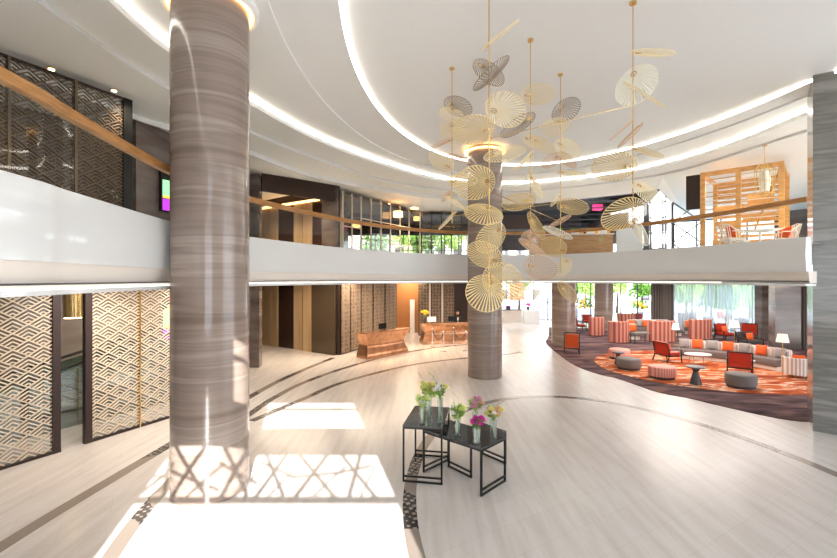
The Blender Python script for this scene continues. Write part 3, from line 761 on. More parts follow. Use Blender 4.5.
for (x,y,z,h,r_,lv,ba) in [
 (.07,7.93,1.04,.28,.045,'short glass vase at the front left corner of the tall console table',(.10,.16,['lime','petal_white'],9,'small bouquet of lime green flowers in the short vase on the tall table',30,'leaf_bright',0)),
 (.20,8.30,1.04,.34,.05,'middle glass vase with full yellow bouquet on the tall console table',(.16,.26,['yellow','lime'],16,'full yellow bouquet in the middle of the tall table',60,'leaf_bright',2)),
 (.40,7.98,1.04,.46,.045,'tallest glass vase at the right of the tall console table',(.14,.22,['petal_white','yellow'],10,'white flowers with long thin twigs in the tallest vase',28,'leaf',2)),
 (.72,7.92,.83,.28,.05,'glass vase full of green leaves at the left end of the middle console table',(.17,.22,['lime','petal_white'],7,'bouquet of mostly green leaves beside the pink flowers',110,'leaf_bright',1)),
 (1.02,7.52,.83,.26,.055,'glass vase with magenta blooms near the front corner of the middle console table',(.11,.16,['magenta_p'],10,'magenta blooms at the front of the middle console table',22,'leaf',0)),
 (1.06,8.02,.83,.40,.045,'glass vase with pale pink blooms at the back of the middle console table',(.13,.20,['pink','pink','peach'],11,'pale pink blooms at the back of the middle console table',60,'leaf_bright',0)),
 (1.36,7.80,.83,.32,.05,'glass vase with peach blooms at the right end of the middle console table',(.15,.18,['peach','petal_white','yellow'],11,'peach and cream blooms at the right end of the middle console table',30,'leaf',1))]:
    vase((x,y,z), h, r_*1.25, lv); sp,tp,cols,nb,lb,lvs,lm,spk = ba
    bouquet((x,y,z+.012), h, sp*.95, tp*1.05, cols, int(nb*1.6), lb, int(lvs*1.5), lm, spk)

# ---- reception ----
def counter(p0, p1, depth, h, label, flip=1):
    p0 = Vector((*p0,0)); p1 = Vector((*p1,0)); L = (p1-p0).length; rz = math.atan2(p1.y-p0.y,p1.x-p0.x)
    r = empty('reception_desk', p0, rz, label, 'desk', 'copper reception desks'); rings = []
    for k in range(13):
        t = k/12; z = h*t; w = .12*math.cos(2*PI*t*.95)*(.6+.5*t)-.04   # waisted
        e = w*.9; rings.append([(-e,-w,z),(L/2,-w-.06,z),(L+e,-w,z),(L+e*.8,depth+w*.2,z),(L/2,depth,z),(-e*.8,depth+w*.2,z)])
    MB().loft(rings).build('body', mt['copper'], r, smooth=True, angle=35)
    m = MB(); w = .11; m.loft([[(-w,-w,h),(L/2,-w-.07,h),(L+w,-w,h),(L+w,depth*.55,h),(L/2,depth*.55,h),(-w,depth*.55,h)],[(-w,-w,h+.05),(L/2,-w-.07,h+.05),(L+w,-w,h+.05),(L+w,depth*.55,h+.05),(L/2,depth*.55,h+.05),(-w,depth*.55,h+.05)]]); m.build('top', mt['copper'], r); return r
c1 = counter((-2.35,19.75),(-.55,21.75),.75,1.17,'copper reception desk with waisted sides standing nearest the patterned panels')
c2 = counter((.25,24.2),(3.3,24.9),.8,1.17,'longer copper reception desk behind the rope barrier')
def monitor(loc, rz, label, mat='black'):
    r = empty('monitor', loc, rz, label, 'monitor', 'reception desk monitors')
    MB().box((0,0,.02),(.2,.16,.02)).build('stand', mt['black'], r); MB().box((0,0,.19),(.5,.04,.28)).build('screen', mt[mat], r)
monitor((-1.75,20.95,1.22), .85, 'dark monitor on the nearer copper reception desk'); monitor((1.95,24.85,1.22), .2, 'dark monitor in the middle of the longer copper desk')
monitor((.75,24.45,1.22), .25, 'white-backed monitor beside the yellow flowers', 'bright_build')
tag(MB().lathe([(.06,0),(.09,.1),(.05,.28),(.06,.3)],16).build('vase', mt['charcoal'], smooth=True, loc=(.36,24.4,1.22)), 'dark vase of yellow flowers at the left end of the longer desk','vase')
r = empty('flower_arrangement', (.36,24.4,1.52), 0, 'tall yellow-orange blooms at the left end of the longer copper desk', 'flowers')
m = MB(); m.tube([(0,0,0),(-.1,0,.3)],.01,5); m.tube([(0,0,0),(.12,0,.25)],.01,5); m.tube([(0,0,0),(0,.02,.2)],.01,5); m.build('stems', mt['leaf'], r)
for x,z in ((-.15,.32),(.15,.28),(0,.22),(-.04,.36),(.08,.34)): MB().ball((x,0,z),.09,2,(1,.6,.9)).build('bloom', mt['petal_orange'], r)
def stanchion(x,y,label):
    r = empty('stanchion', (x,y,0), 0, label, 'stanchion', 'chrome rope stanchions at the reception desk')
    MB().lathe([(.16,0),(.16,.015),(.05,.04),(.022,.06)],20).build('base', mt['chrome'], r, smooth=True)
    MB().lathe([(.022,.05),(.022,.92),(.03,.93),(.03,.97)],12).build('post', mt['chrome'], r); MB().ball((0,0,1.0),.04).build('finial', mt['chrome'], r)
sp_ = [G(432.5,347),G(443.5,351.5),G(453.5,346),G(466,351)]
labs = ['chrome stanchion furthest left in front of the longer copper desk','chrome stanchion second from the left before the longer copper desk','chrome stanchion third from the left before the longer copper desk','chrome stanchion beside the round column']
for p,l in zip(sp_,labs): stanchion(p.x,p.y,l)
for a,b,l in ((0,1,'dark rope hanging between the two left stanchions'),(2,3,'dark rope hanging between the two stanchions near the column')):
    A, B = sp_[a], sp_[b]; pts = [A.lerp(B,t/8)+Vector((0,0,.9-.38*(1-(2*t/8-1)**2))) for t in range(9)]
    pts[0] = A.lerp(B,.04)+Vector((0,0,.9)); pts[-1] = A.lerp(B,.96)+Vector((0,0,.9))
    o = MB().tube(pts,.022,8).build('barrier_rope', mt['panel_dark'], smooth=True); tag(o,l,'rope','barrier ropes')
# receptionist
def person(loc, rz, label):
    me = bpy.data.meshes.new('person'); V = [(0,0,.95),(0,0,1.15),(0,.0,1.36),(0,0,1.48),(0,-.02,1.58),(-.18,0,1.40),(-.24,-.02,1.14),(-.18,-.22,1.08),(-.12,-.34,1.12),(.18,0,1.40),(.24,-.02,1.14),(.18,-.22,1.08),(.12,-.34,1.12),(-.10,0,.9),(-.11,-.01,.5),(-.11,0,.06),(-.11,-.14,.03),(.10,0,.9),(.11,-.01,.5),(.11,0,.06),(.11,-.14,.03)]
    E = [(0,1),(1,2),(2,3),(3,4),(2,5),(5,6),(6,7),(7,8),(2,9),(9,10),(10,11),(11,12),(0,13),(13,14),(14,15),(15,16),(0,17),(17,18),(18,19),(19,20)]
    Rr = [.15,.14,.14,.055,.05,.075,.05,.04,.035,.075,.05,.04,.035,.10,.07,.05,.04,.10,.07,.05,.04]
    me.from_pydata(V,E,[]); o = bpy.data.objects.new('person', me); COL.objects.link(o)
    md = o.modifiers.new('s','SKIN')
    for v,rad in zip(me.skin_vertices[0].data, Rr): v.radius = (rad,rad*.8)
    me.skin_vertices[0].data[0].use_root = True
    o.modifiers.new('u','SUBSURF').levels = 1; me.materials.append(mt['shirt'])
    dg = bpy.context.evaluated_depsgraph_get(); me2 = bpy.data.meshes.new_from_object(o.evaluated_get(dg)); bpy.data.objects.remove(o)
    o = bpy.data.objects.new('person', me2); COL.objects.link(o); o.location = loc; o.rotation_euler = (0,0,rz); tag(o,label,'person')
    h = MB(); h.ball((0,-.03,1.66),.105,3,(.82,.95,1.15)); h.ball((0,-.135,1.65),.018,1); h.ball((-.088,-.03,1.65),.022,1); h.ball((.088,-.03,1.65),.022,1); h.build('head', mt['skin'], o, smooth=True)
    h = MB(); h.ball((0,.0,1.70),.112,3,(.88,1,1.08)); h.build('hair', mt['hair'], o, smooth=True)
    h = MB(); h.ball((0,-.125,1.30),.06,2,(.8,.35,2.0)); h.build('shirt_front', mt['shirt_white'], o, smooth=True)
    return o
person((2.35,25.95,0), .15, 'receptionist with black hair and dark jacket leaning at the longer copper desk')

# ---- far desk and white plinth ----
P = at(510.5,0,37.0)
r = empty('desk', (P.x,P.y,0), 0, 'beige far counter with a black top beyond the round column', 'desk')
MB().box((0,0,.52),(1.8,.7,1.04)).build('body', mt['pale_wall'], r); MB().box((-.25,0,1.07),(2.3,.75,.06)).build('top', mt['black'], r); MB().box((-1.12,0,.52),(.35,.6,1.04)).build('end_panel', mt['wood_dark'], r)
P = at(531,0,36.0); tag(MB().box((0,0,.55),(1.3,.7,1.1),bev=.01).build('plinth', mt['fascia'], loc=(P.x,P.y,0)), 'white plinth to the right of the beige far counter','plinth')
P = at(508.5,0,36.5); tag(MB().lathe([(.1,0),(.22,.12),(.2,.3),(.05,.38)],12).build('bowl', mt['plum'], loc=(P.x,P.y,1.1)), 'dark purple bowl on the beige far counter','bowl')
P = at(528,0,36.0); r = empty('flower_arrangement', (P.x,P.y,1.1), 0, 'round bunch of deep pink flowers on the white plinth', 'flowers')
MB().lathe([(.1,0),(.14,.3)],12).build('vase', mt['charcoal'], r); m = MB()
for k in range(9): m.ball((.13*math.cos(k*.8),.1*math.sin(k*.8),.42+.05*(k%3)),.1,1)
m.build('blooms', mt['magenta_p'], r)
P = at(516.5,0,38.5); tag(MB().box((0,0,0),(1.25,.1,1.5)).build('wall_hanging', mt['copper'], loc=(P.x,P.y,2.55)), 'brown copper panel hanging beyond the far counter','panel')

# ---- lounge ----
rg = MB(); rc = (11.9,17.9)
pts = [(rc[0]+4.25*math.cos(t), rc[1]+4.2*math.sin(t)) for t in [2*PI*k/64 for k in range(64)]]
rg.loft([[(x-rc[0],y-rc[1],0) for x,y in pts],[(x-rc[0],y-rc[1],.012) for x,y in pts]]); o = rg.build('rug', mt['rug'], loc=(*rc,.013)); tag(o,'large round orange rug with pale streaks on the purple lounge carpet','rug')

RZ = .026; CZ = .013
def ottoman(x,y,r_,h,mat,label,z=RZ,sx=1.0):
    r = empty('ottoman', (x,y,z), 0, label, 'ottoman', 'round ottomans in the lounge')
    MB().lathe([(r_*.9,0),(r_*.9,.09)],36,sx=sx).build('base', mt['charcoal'], r, smooth=True)
    MB().lathe([(r_*.97,.09),(r_,.12),(r_,h-.05),(r_*.97,h-.015),(r_*.9,h)],36,sx=sx).build('seat', mt[mat], r, smooth=True, angle=50)
ottoman(9.3,19.9,.46,.44,'pinkstripe','pink striped ottoman behind the little dark table')
ottoman(8.6,17.6,.47,.44,'ott_grey','grey ottoman touching the pink one at the left edge of the orange rug')
ottoman(9.06,16.0,.47,.44,'pinkstripe','pink striped ottoman alone at the front of the orange rug')
ottoman(10.98,14.65,.46,.46,'ott_grey','large grey ottoman in front of the red armchair seen from behind')
def mushroom(x,y,h,rt,label):
    r = empty('side_table', (x,y,RZ), 0, label, 'table')
    MB().lathe([(rt*.62,0),(rt*.60,.03),(rt*.28,h*.72),(rt*.5,h-.05)],24).build('pedestal', mt['slate'], r, smooth=True); MB().lathe([(rt*.9,h-.05),(rt,h-.03),(rt,h-.008),(rt*.96,h)],32).build('tabletop', mt['slate'], r, smooth=True)
mushroom(9.70,15.05,.62,.31,'dark side table on a flared pedestal between the front ottomans')
mushroom(8.63,18.6,.52,.26,'small dark side table between the pink and grey ottomans')
def coffee(x,y,rt,sx,label):
    r = empty('coffee_table', (x,y,RZ), -.1, label, 'table')
    MB().lathe([(rt,.42),(rt,.45)],32,sx=sx).build('tabletop', mt['marble_white'], r, smooth=True)
    for a in (.6,2.2,3.9,5.5): MB().tube([(rt*sx*.75*math.cos(a),rt*.75*math.sin(a),0),(rt*sx*.7*math.cos(a),rt*.7*math.sin(a),.42)],.014,6).build('leg', mt['brass'], r)
coffee(12.05,18.55,.42,1.25,'oval white coffee table before the left half of the long curved sofa')
coffee(13.05,17.15,.3,1.0,'small white coffee table behind the red armchair seen from behind')

cushn = [0]
def cushion(loc, rz, tilt, mat, label, w=.46, group='scatter cushions in the lounge'):
    m = MB(); nn = 9; rings = []
    g = [[None]*nn for _ in range(nn)]
    for s in (1,-1):
        for i in range(nn):
            for j in range(nn):
                u = 2*i/(nn-1)-1; v = 2*j/(nn-1)-1; th = .085*max(0,(1-u*u)*(1-v*v))**.45
                pin = 1-.07*(1-abs(u)**2)*abs(v)**3-.0
                pin2 = 1-.07*(1-abs(v)**2)*abs(u)**3
                g[i][j] = m.bm.verts.new((u*w/2*pin2, s*th, v*w/2*pin+w/2))
        for i in range(nn-1):
            for j in range(nn-1): m.bm.faces.new((g[i][j],g[i+1][j],g[i+1][j+1],g[i][j+1]))
    bmesh.ops.remove_doubles(m.bm, verts=m.bm.verts, dist=1e-4)
    o = m.build('cushion', mt[mat], smooth=True, angle=80, loc=loc); o.rotation_euler = (tilt,0,rz)
    tag(o, label, 'cushion', group); return o
# long curved sofa
sp = catmull([(12.35,20.35),(13.1,19.95),(13.9,19.3),(14.5,18.4),(14.85,17.3)],6)
sofa = empty('curved_sofa', (13.6,19,RZ), 0, 'long curved grey sofa with a cream back at the right rim of the orange rug', 'sofa')
spl = [(x-13.6,y-19) for x,y in sp]
# path runs left->right; out>0 is the outer (back) side
MB().sweep(spl, [(.12,.10),(.12,.72),(.16,.80),(.24,.80),(.28,.72),(.28,.10)]).build('backrest', mt['whitestripe'], sofa, smooth=True, angle=50)
MB().sweep(spl, [(-.62,.16),(-.64,.38),(-.60,.43),(.11,.44),(.11,.16)]).build('seat', mt['sofa_grey'], sofa, smooth=True, angle=50)
MB().sweep(spl, [(-.57,.0),(-.57,.15),(.2,.15),(.2,.0)]).build('plinth', mt['cush_cream'], sofa)
cl = ['leftmost on','second from the left on','third from the left on','fourth from the left on','fifth from the left on','sixth from the left on','rightmost on']
cmx = ['cush_grey','orange','cush_grey','orange','cush_grey','orange','cush_grey']
for k in range(7):
    t = (k+.5)/7*(len(sp)-1); i = int(t); f_ = t-i; a, b = sp[i], sp[min(i+1,len(sp)-1)]
    d = Vector((b[0]-a[0],b[1]-a[1])).normalized(); nn_ = Vector((-d.y,d.x)); x = a[0]+(b[0]-a[0])*f_-nn_.x*.10; y = a[1]+(b[1]-a[1])*f_-nn_.y*.10
    cushion((x,y,.475), math.atan2(d.y,d.x), -.22, cmx[k], '%s cushion, %s the long curved sofa' % ({'orange':'orange','cush_grey':'grey'}[cmx[k]], cl[k]), .44)
# armchairs
def armchair(loc, rz, label, cmat='red', frame='wood_dark', w=.72, back_h=.86):
    r = empty('armchair', loc, rz, label, 'armchair', 'red armchairs with dark wooden frames')
    MB().box((0,0,.37),(w-.1,.62,.15),bev=.03).build('seat', mt[cmat], r)
    rt = Matrix.Rotation(-.18,3,'X'); MB().box((0,.30,.64),(w-.1,.10,back_h-.36),rot=rt,bev=.025).build('backrest', mt[cmat], r)
    m = MB()
    for s in (-1,1): m.bar((s*(w/2-.02),.26,.28),(s*(w/2-.02),.40,back_h),.04,.045,(0,1,0))
    m.bar((-w/2+.03,.395,back_h-.02),(w/2-.03,.395,back_h-.02),.045,.05); m.bar((-w/2+.03,.33,.29),(w/2-.03,.33,.29),.04,.05); m.bar((-w/2+.03,-.33,.29),(w/2-.03,-.33,.29),.04,.05)
    for s in (-1,1): m.bar((s*(w/2-.02),-.33,.29),(s*(w/2-.02),.33,.29),.04,.05)
    m.build('frame', mt[frame], r)
    for s in (-1,1):
        for y,yy in ((-.33,-.36),(.30,.42)): MB().bar((s*(w/2-.02),y,.28),(s*(w/2-.02),yy,0),.04,.04,(0,1,0)).build('leg', mt[frame], r)
        m = MB(); m.bar((s*(w/2-.02),-.36,.56),(s*(w/2-.02),.30,.59),.055,.03); m.bar((s*(w/2-.02),-.34,.27),(s*(w/2-.02),-.35,.56),.04,.04,(0,1,0)); m.build('armrest', mt[frame], r)
    return r
def chair_at(px, py, w, rz, label, z=CZ, pil=None, **k):
    p = G(px,py,0); p.x = (px-418.5)/F*(p.y+.35); armchair((p.x,p.y+.35,z+.012), rz, label, w=w, **k)
    if pil:
        d = Vector((math.sin(rz),-math.cos(rz)))
        cushion((p.x+d.x*.03,p.y+.35+d.y*.03,z+.465), rz, -.25, 'orange', pil, .38)
chair_at(571.5,355,.72,PI-.3,'bright orange-red armchair seen from behind, alone beside the lounge column', back_h=1.08, cmat='orange_red')
chair_at(667.5,363.5,.85,PI/2+.25,'red armchair in profile at the left end of the curved sofa', z=RZ, pil='orange cushion on the red armchair in profile')
chair_at(739.5,377.5,.80,PI-.6,'red armchair seen from behind facing the curved sofa', z=RZ, back_h=.92)
chair_at(579.5,331,.75,PI/2,'dark red armchair in profile just right of the lounge column')
chair_at(587.5,327,.75,-.2,'dark red armchair further back behind the one by the lounge column')
chair_at(725,341,.8,0.1,'armchair with an orange cushion behind the left half of the curved sofa', pil='orange cushion on the armchair behind the left half of the curved sofa', back_h=.95)
chair_at(712,332,.8,0,'red armchair behind the one with an orange cushion, left of the far floor lamp', back_h=1.0)
chair_at(741,334,.85,PI-.55,'red armchair seen from behind, right of the far floor lamp', back_h=1.05)
chair_at(749,340,.85,PI-.65,'red armchair just in front of another red one, right of the far floor lamp', back_h=1.0)
chair_at(750,350,.9,0.0,'dark armchair with an orange cushion just behind the curved sofa', cmat='charcoal', pil='orange cushion on the dark armchair behind the curved sofa', back_h=.8)
chair_at(724,322.5,.75,.3,'red armchair near the sheer curtains, left of two pale chairs')
chair_at(635,326,.85,PI,'dark red armchair seen from behind between the striped booths', cmat='red', back_h=1.05)
chair_at(663,326,.9,PI,'dark red armchair seen from behind, right of the striped booths', cmat='red', back_h=1.05)
# white striped armchair at the end of the sofa
r = empty('tub_chair', (14.25,16.15,RZ), -.5, 'white striped tub chair at the right end of the curved sofa', 'armchair')
arc = [(.36*math.cos(t),.36*math.sin(t)) for t in [PI*(-.62)+k*PI*1.24/16-PI/2 for k in range(17)]]
MB().sweep(arc, [(0,.12),(0,.74),(-.12,.74),(-.12,.12)]).build('backrest', mt['whitestripe'], r, smooth=True, angle=50)
MB().box((0,.02,.30),(.50,.50,.26),bev=.04).build('seat', mt['whitestripe'], r)
for x,y in ((-.21,-.21),(.21,-.21),(-.21,.21),(.21,.21)): MB().lathe([(.02,0),(.025,.17)],8,(x,y,0)).build('leg', mt['wood_dark'], r)
cushion((14.23,16.12,.47), -.5+PI, -.15, 'orange', 'orange cushion inside the white striped tub chair', .40)
# striped high-back booths
def booth(px, py, wd, rz, h, label, depth=.85):
    p = G(px,py,0); r = empty('booth_sofa', ((px-418.5)/F*(p.y+wd*.45),p.y+wd*.45,CZ), rz, label, 'sofa', 'pink striped high-back booths')
    n = 16; arc = []
    for k in range(n+1):
        t = -PI*.08+PI*1.16*k/n; arc.append((wd/2*math.cos(t)*-1, -depth*.5*math.sin(t)))
    MB().sweep(arc[::-1], [(0,.04),(0,h-.03),(-.05,h),(-.14,h),(-.16,h-.03),(-.16,.04)]).build('backrest', mt['boothstripe'], r, smooth=True, angle=50)
    MB().lathe([(wd/2-.18,.1),(wd/2-.18,.40),(wd/2-.24,.45)],24,sy=depth/wd).build('seat', mt['sofa_grey'], r, smooth=True)
    MB().lathe([(wd/2-.1,0),(wd/2-.1,.06)],24,sy=depth/wd).build('plinth', mt['charcoal'], r)
booth(596.5,336.5,1.0,-.1,1.22,'striped high-back booth nearest the lounge column')
booth(618.5,344,1.25,.15,1.24,'wide striped high-back booth just behind the pink ottoman')
booth(661,343.5,1.55,-.1,1.24,'widest striped high-back booth behind the red armchair in profile')
booth(700,340.5,1.35,0,1.22,'striped high-back booth behind the left end of the curved sofa')
booth(626,331,1.3,0,1.2,'striped high-back booth second row, beside the small table lamp')
booth(687,331,1.3,0,1.25,'striped high-back booth in the far row before the sheer curtains')
# bench between booths
def bench(x0,x1,y,label,cols,z=CZ):
    L = x1-x0; r = empty('bench_sofa', ((x0+x1)/2,y,z), 0, label, 'sofa')
    MB().box((0,0,.33),(L,.7,.22),bev=.03).build('seat', mt['sofa_grey'], r); MB().box((0,.42,.56),(L,.14,.72),bev=.03).build('backrest', mt['whitestripe'], r); MB().box((0,.02,.11),(L-.1,.6,.2)).build('plinth', mt['cush_cream'], r)
    for k,c in enumerate(cols):
        nm = {'orange':'orange','cush_grey':'grey','cush_cream':'cream'}[c]
        cushion((x0+L*(k+.5)/len(cols),y+.17,z+.46), 0, -.2, c, '%s cushion, %s from the left on the %s' % (nm, ['first','second','third','fourth','fifth','sixth','seventh','eighth'][k], label), .44)
bench(12.05,13.45,26.3,'grey bench between two striped booths', ['cush_cream','orange','orange'])
bench(16.0,17.0,28.0,'small grey bench by the drawn brown drape', ['orange'])
P0 = at(630,0,29.0).x; P1 = at(673,0,29.0).x
bench(P0,P1-.1,29.0,'long far banquette before the brown drape', ['orange','cush_grey','orange','cush_cream','orange','cush_grey'])
P0 = at(697,0,27.6).x; P1 = at(722,0,27.6).x
bench(P0,P1,28.6,'banquette standing against the sheer curtains', ['orange','cush_grey','orange'])
# low tables by the benches
for x,y,l in ((12.75,24.75,'low grey table before the grey bench between two booths'),(15.7,27.0,'low grey table left of the far striped booth')):
    r = empty('low_table', (x,y,CZ), 0, l, 'table'); MB().box((0,0,.58),(.95,.55,.06)).build('tabletop', mt['ott_grey'], r)
    for sx in (-.42,.42):
        for sy in (-.25,.25): MB().box((sx,sy,.275),(.04,.04,.55)).build('leg', mt['charcoal'], r)
# lamps
def flamp(x,y,h,rs,hs,z,label,name='floor_lamp'):
    r = empty(name, (x,y,z), 0, label, 'lamp')
    MB().lathe([(.15,0),(.15,.02),(.02,.035)],24).build('base', mt['brass'], r, smooth=True); MB().tube([(0,0,.03),(0,0,h-.05)],.014,8).build('pole', mt['brass'], r)
    MB().lathe([(rs,h-hs),(rs*.72,h),(rs*.70,h),(rs*.98,h-hs)],32,cap=False).build('shade', mt['shade'], r, smooth=True)
p = G(781.5,379.5); flamp(13.46,15.9,1.64,.20,.30,RZ,'brass floor lamp with a white shade before the right end of the curved sofa')
flamp(16.6,22.6,1.50,.25,.36,CZ,'brass floor lamp with a white shade among the red armchairs')
flamp(14.35,24.0,1.22,.20,.36,CZ,'small white-shaded lamp behind the widest striped booth')
flamp(12.6,27.6,1.48,.17,.55,CZ,'tall narrow white lamp between the striped booths')
flamp(13.4,31.9,1.9,.28,.4,CZ,'white-shaded lamp standing by the second lounge column') if False else None
# curtains
def curtain(p0,p1,z0,z1,mat,amp,n,label,cat='curtain',group=None):
    p0 = Vector((*p0,0)); p1 = Vector((*p1,0)); d = p1-p0; L = d.length; d.normalize(); nv = Vector((-d.y,d.x,0)); path = []
    N = n*6
    for k in range(N+1):
        q_ = p0+d*L*k/N+nv*amp*math.sin(2*PI*n*k/N); path.append((q_.x,q_.y))
    m = MB(); m.sweep(path, [(-.006,z0),(-.006,z1),(.006,z1),(.006,z0)]); o = m.build('curtain', mat, smooth=True, angle=80); return tag(o,label,cat,group)
curtain((16.65,30.8),(18.0,30.35),.02,3.55,mt['drape'],.10,9,'drawn brown drape at the left end of the sheer curtains')
curtain((18.1,30.7),(20.2,29.25),.02,3.55,mt['sheer'],.05,14,'left length of sheer white curtain across the lounge windows',group='sheer curtains')
curtain((20.25,29.2),(22.35,27.85),.02,3.55,mt['sheer'],.05,14,'right length of sheer white curtain across the lounge windows',group='sheer curtains')
curtain((20.25,22.75),(20.75,22.65),.02,3.55,mt['drape'],.08,4,'narrow gathered brown drape beside the rightmost lounge pillar')
# ---- upper floor ----
r = empty('bar_counter', (7.15,20.35,4.55), -.12, 'timber-fronted bar counter on the upper floor behind the hanging discs', 'bar')
MB().box((0,0,.60),(3.7,.7,1.2)).build('front', mt['wood_bar'], r); MB().box((0,0,1.23),(3.8,.8,.05)).build('top', mt['marble_white'], r)
for k,(dx,l) in enumerate([(-1.3,'leftmost'),(-.45,'second from the left'),(.25,'third from the left'),(.95,'fourth from the left'),(1.5,'rightmost')]):
    q_ = Matrix.Rotation(-.12,3,'Z') @ Vector((dx,0,0)); rr = empty('planter_box', (7.15+q_.x,20.35+q_.y,5.806), -.12, 'small planter of green leaves on the timber bar, %s in the row'%l, 'planter', 'planter boxes on the bar')
    MB().box((0,0,.09),(.34,.2,.18)).build('box', mt['petal_white'], rr); m = MB()
    for j in range(40): leafquad(m,(random.uniform(-.14,.14),random.uniform(-.08,.08),.17),(random.uniform(-1,1),random.uniform(-1,1),1.5),.16,.03)
    m.build('leaves', mt['leaf'], rr)
    q2 = Matrix.Rotation(-.12,3,'Z') @ Vector((dx+.42,.75,0))
    rr = empty('bar_stool', (7.15+q2.x,20.35+q2.y,4.55), -.12, 'orange bar stool behind the timber bar, %s in the row'%l, 'stool', 'orange bar stools')
    MB().box((0,0,.8),(.42,.42,.1),bev=.02).build('seat', mt['petal_orange'], rr); MB().box((0,.2,1.25),(.42,.06,.55),bev=.02).build('backrest', mt['petal_orange'], rr); MB().tube([(0,0,.04),(0,0,.76)],.03).build('post', mt['chrome'], rr); MB().lathe([(.22,0),(.2,.03)],20).build('base', mt['chrome'], rr)
P = at(629,0,17.6); tag(MB().box((0,0,.6),(.95,.5,1.25),bev=.01).build('cabinet', mt['fascia'], loc=(P.x,P.y,4.56),rz=-.4), 'white cabinet at the right end of the timber bar counter', 'cabinet')
# lighting trusses in the dark ceiling over the bar
def truss(p0,p1,label,h=.35,n=8,mat='truss'):
    p0,p1 = Vector(p0),Vector(p1); c = (p0+p1)/2; r = tag(None or bpy.data.objects.new('lighting_truss',None), label,'truss','steel trusses over the bar'); COL.objects.link(r); r.location = c
    a,b = p0-c,p1-c; m = MB(); side = Vector((0,0,1)).cross((b-a).normalized())*h*.5
    for s in (side,-side):
        for dz in (0,-h): m.tube([a+s+Zv*dz,b+s+Zv*dz],.025,6)
    m.build('chord', mt[mat], r); m = MB()
    for k in range(n):
        q1,q2 = a.lerp(b,k/n),a.lerp(b,(k+1)/n)
        for s in (side,-side): m.tube([q1+s,q2+s-Zv*h],.015,5)
        m.tube([q1+side,q2-side],.015,5)
    m.build('brace', mt[mat], r); m = MB()
    for t in (.15,.85): q_ = a.lerp(b,t); m.tube([q_,Vector((q_.x,q_.y,8.9-c.z))],.012,5)
    m.build('hanger', mt[mat], r)
truss((4.6,25.0,8.0),(11.2,23.6,8.0),'front steel truss just inside the dark ceiling opening')
truss((5.2,30.0,8.1),(13.0,29.0,8.1),'second steel truss deeper in the dark ceiling opening')
truss((4.6,34.5,8.0),(13.2,33.5,8.0),'rearmost steel truss in the dark ceiling opening')
truss((6.6,26.3,7.5),(7.4,29,7.5),'long steel truss running away from the lobby over the bar')
P = at(597.5,207,26.5); r = empty('stage_lamp', (P.x,P.y,P.z-.2), 0, 'bright magenta stage lamp glowing under the trusses', 'lamp')
MB().box((0,0,.18),(.55,.3,.34),bev=.05).build('lens', mt['magenta'], r); MB().tube([(0,0,.34),(0,0,8.9-P.z+.2)],.02).build('hanger', mt['truss'], r)
m = MB(); m.box((0,0,0),(2.6,1.2,.75)); o = m.build('air_duct', mt['dark_wall'], loc=at(518,224,25.6)); m = MB(); m.box((-1,0,1),(.05,.05,1.3)); m.box((1,0,1),(.05,.05,1.3)); m.build('hanger_rods', mt['truss'], o); tag(o,'brown boxed air duct to the left of the timber bar','duct')
# scaffold tower at the right of the opening
r = empty('scaffold_tower', (11.9,22.2,4.55), -.3, 'steel lattice tower standing at the right of the bar', 'tower'); m = MB()
for x in (-.7,0,.7):
    for y in (-.3,.3): m.tube([(x,y,0),(x,y,3.35)],.03,6)
m.build('post', mt['truss'], r); m = MB()
for z in (.7,1.5,2.3,3.1):
    m = MB(); m.box((0,-.3,z),(1.4,.04,.04)); m.box((0,.3,z),(1.4,.04,.04)); m.box((-.7,0,z),(.04,.6,.04)); m.box((.7,0,z),(.04,.6,.04)); m.build('crossbar', mt['truss'], r)
# X-braced window columns beyond
r = empty('braced_frame', (14.4,24.0,4.55), -.35, 'dark cross-braced steel frame against the bright upper windows', 'frame'); m = MB()
for x in (-1.5,-.2,1.2): m.box((x,0,1.7),(.28 if x<-1 else .12,.15,3.4))
m.build('post', mt['truss'], r); m = MB()
for a,b in ((-.2,1.2),): 
    for z in (0,1.15,2.3): m.bar((a,0,z),(b,0,z+1.15),.06,.06); m.bar((b,0,z),(a,0,z+1.15),.06,.06)
m.build('brace', mt['truss'], r)
# timber pavilion
A = at(700.5,0,17.4); B = at(784.5,0,15.6); L = math.hypot(B.x-A.x,B.y-A.y); rz = math.atan2(B.y-A.y,B.x-A.x)
r = empty('timber_pavilion', (A.x,A.y,4.56), rz, 'orange timber pavilion with open slatted walls on the upper floor at the right', 'pavilion'); H_ = 3.42
for x in (.08,L*.48,L-.08): MB().box((x,0,H_/2),(.16,.16,H_)).build('post', mt['wood_pav'], r)
for x in (.08,L-.08): MB().box((x,2.6,H_/2),(.16,.16,H_)).build('post', mt['wood_pav'], r)
for z in (H_-.08,): MB().box((L/2,0,z),(L-.32,.15,.16)).build('beam', mt['wood_pav'], r); MB().box((L/2,2.6,z),(L,.15,.16)).build('beam', mt['wood_pav'], r)
for x in (.08,L-.08): MB().box((x,1.3,H_-.08),(.12,2.4,.14)).build('beam', mt['wood_pav'], r)
random.seed(5)
for z in [k*.17+.9 for k in range(14)]:
    if random.random() < .9: MB().box((L*.24,.03,z),(L*.44,.04,.035)).build('slat', mt['wood_pav'] if random.random()<.5 else mt['chair_cream'], r)
    MB().box((L*.74,.05,z+.06),(L*.46,.04,.03)).build('slat', mt['wood_pav'] if random.random()<.4 else mt['chair_cream'], r)
for z in [k*.22+.1 for k in range(15)]: MB().box((L/2,2.62,z),(L,.05,.12)).build('slat', mt['wood_pav'], r)
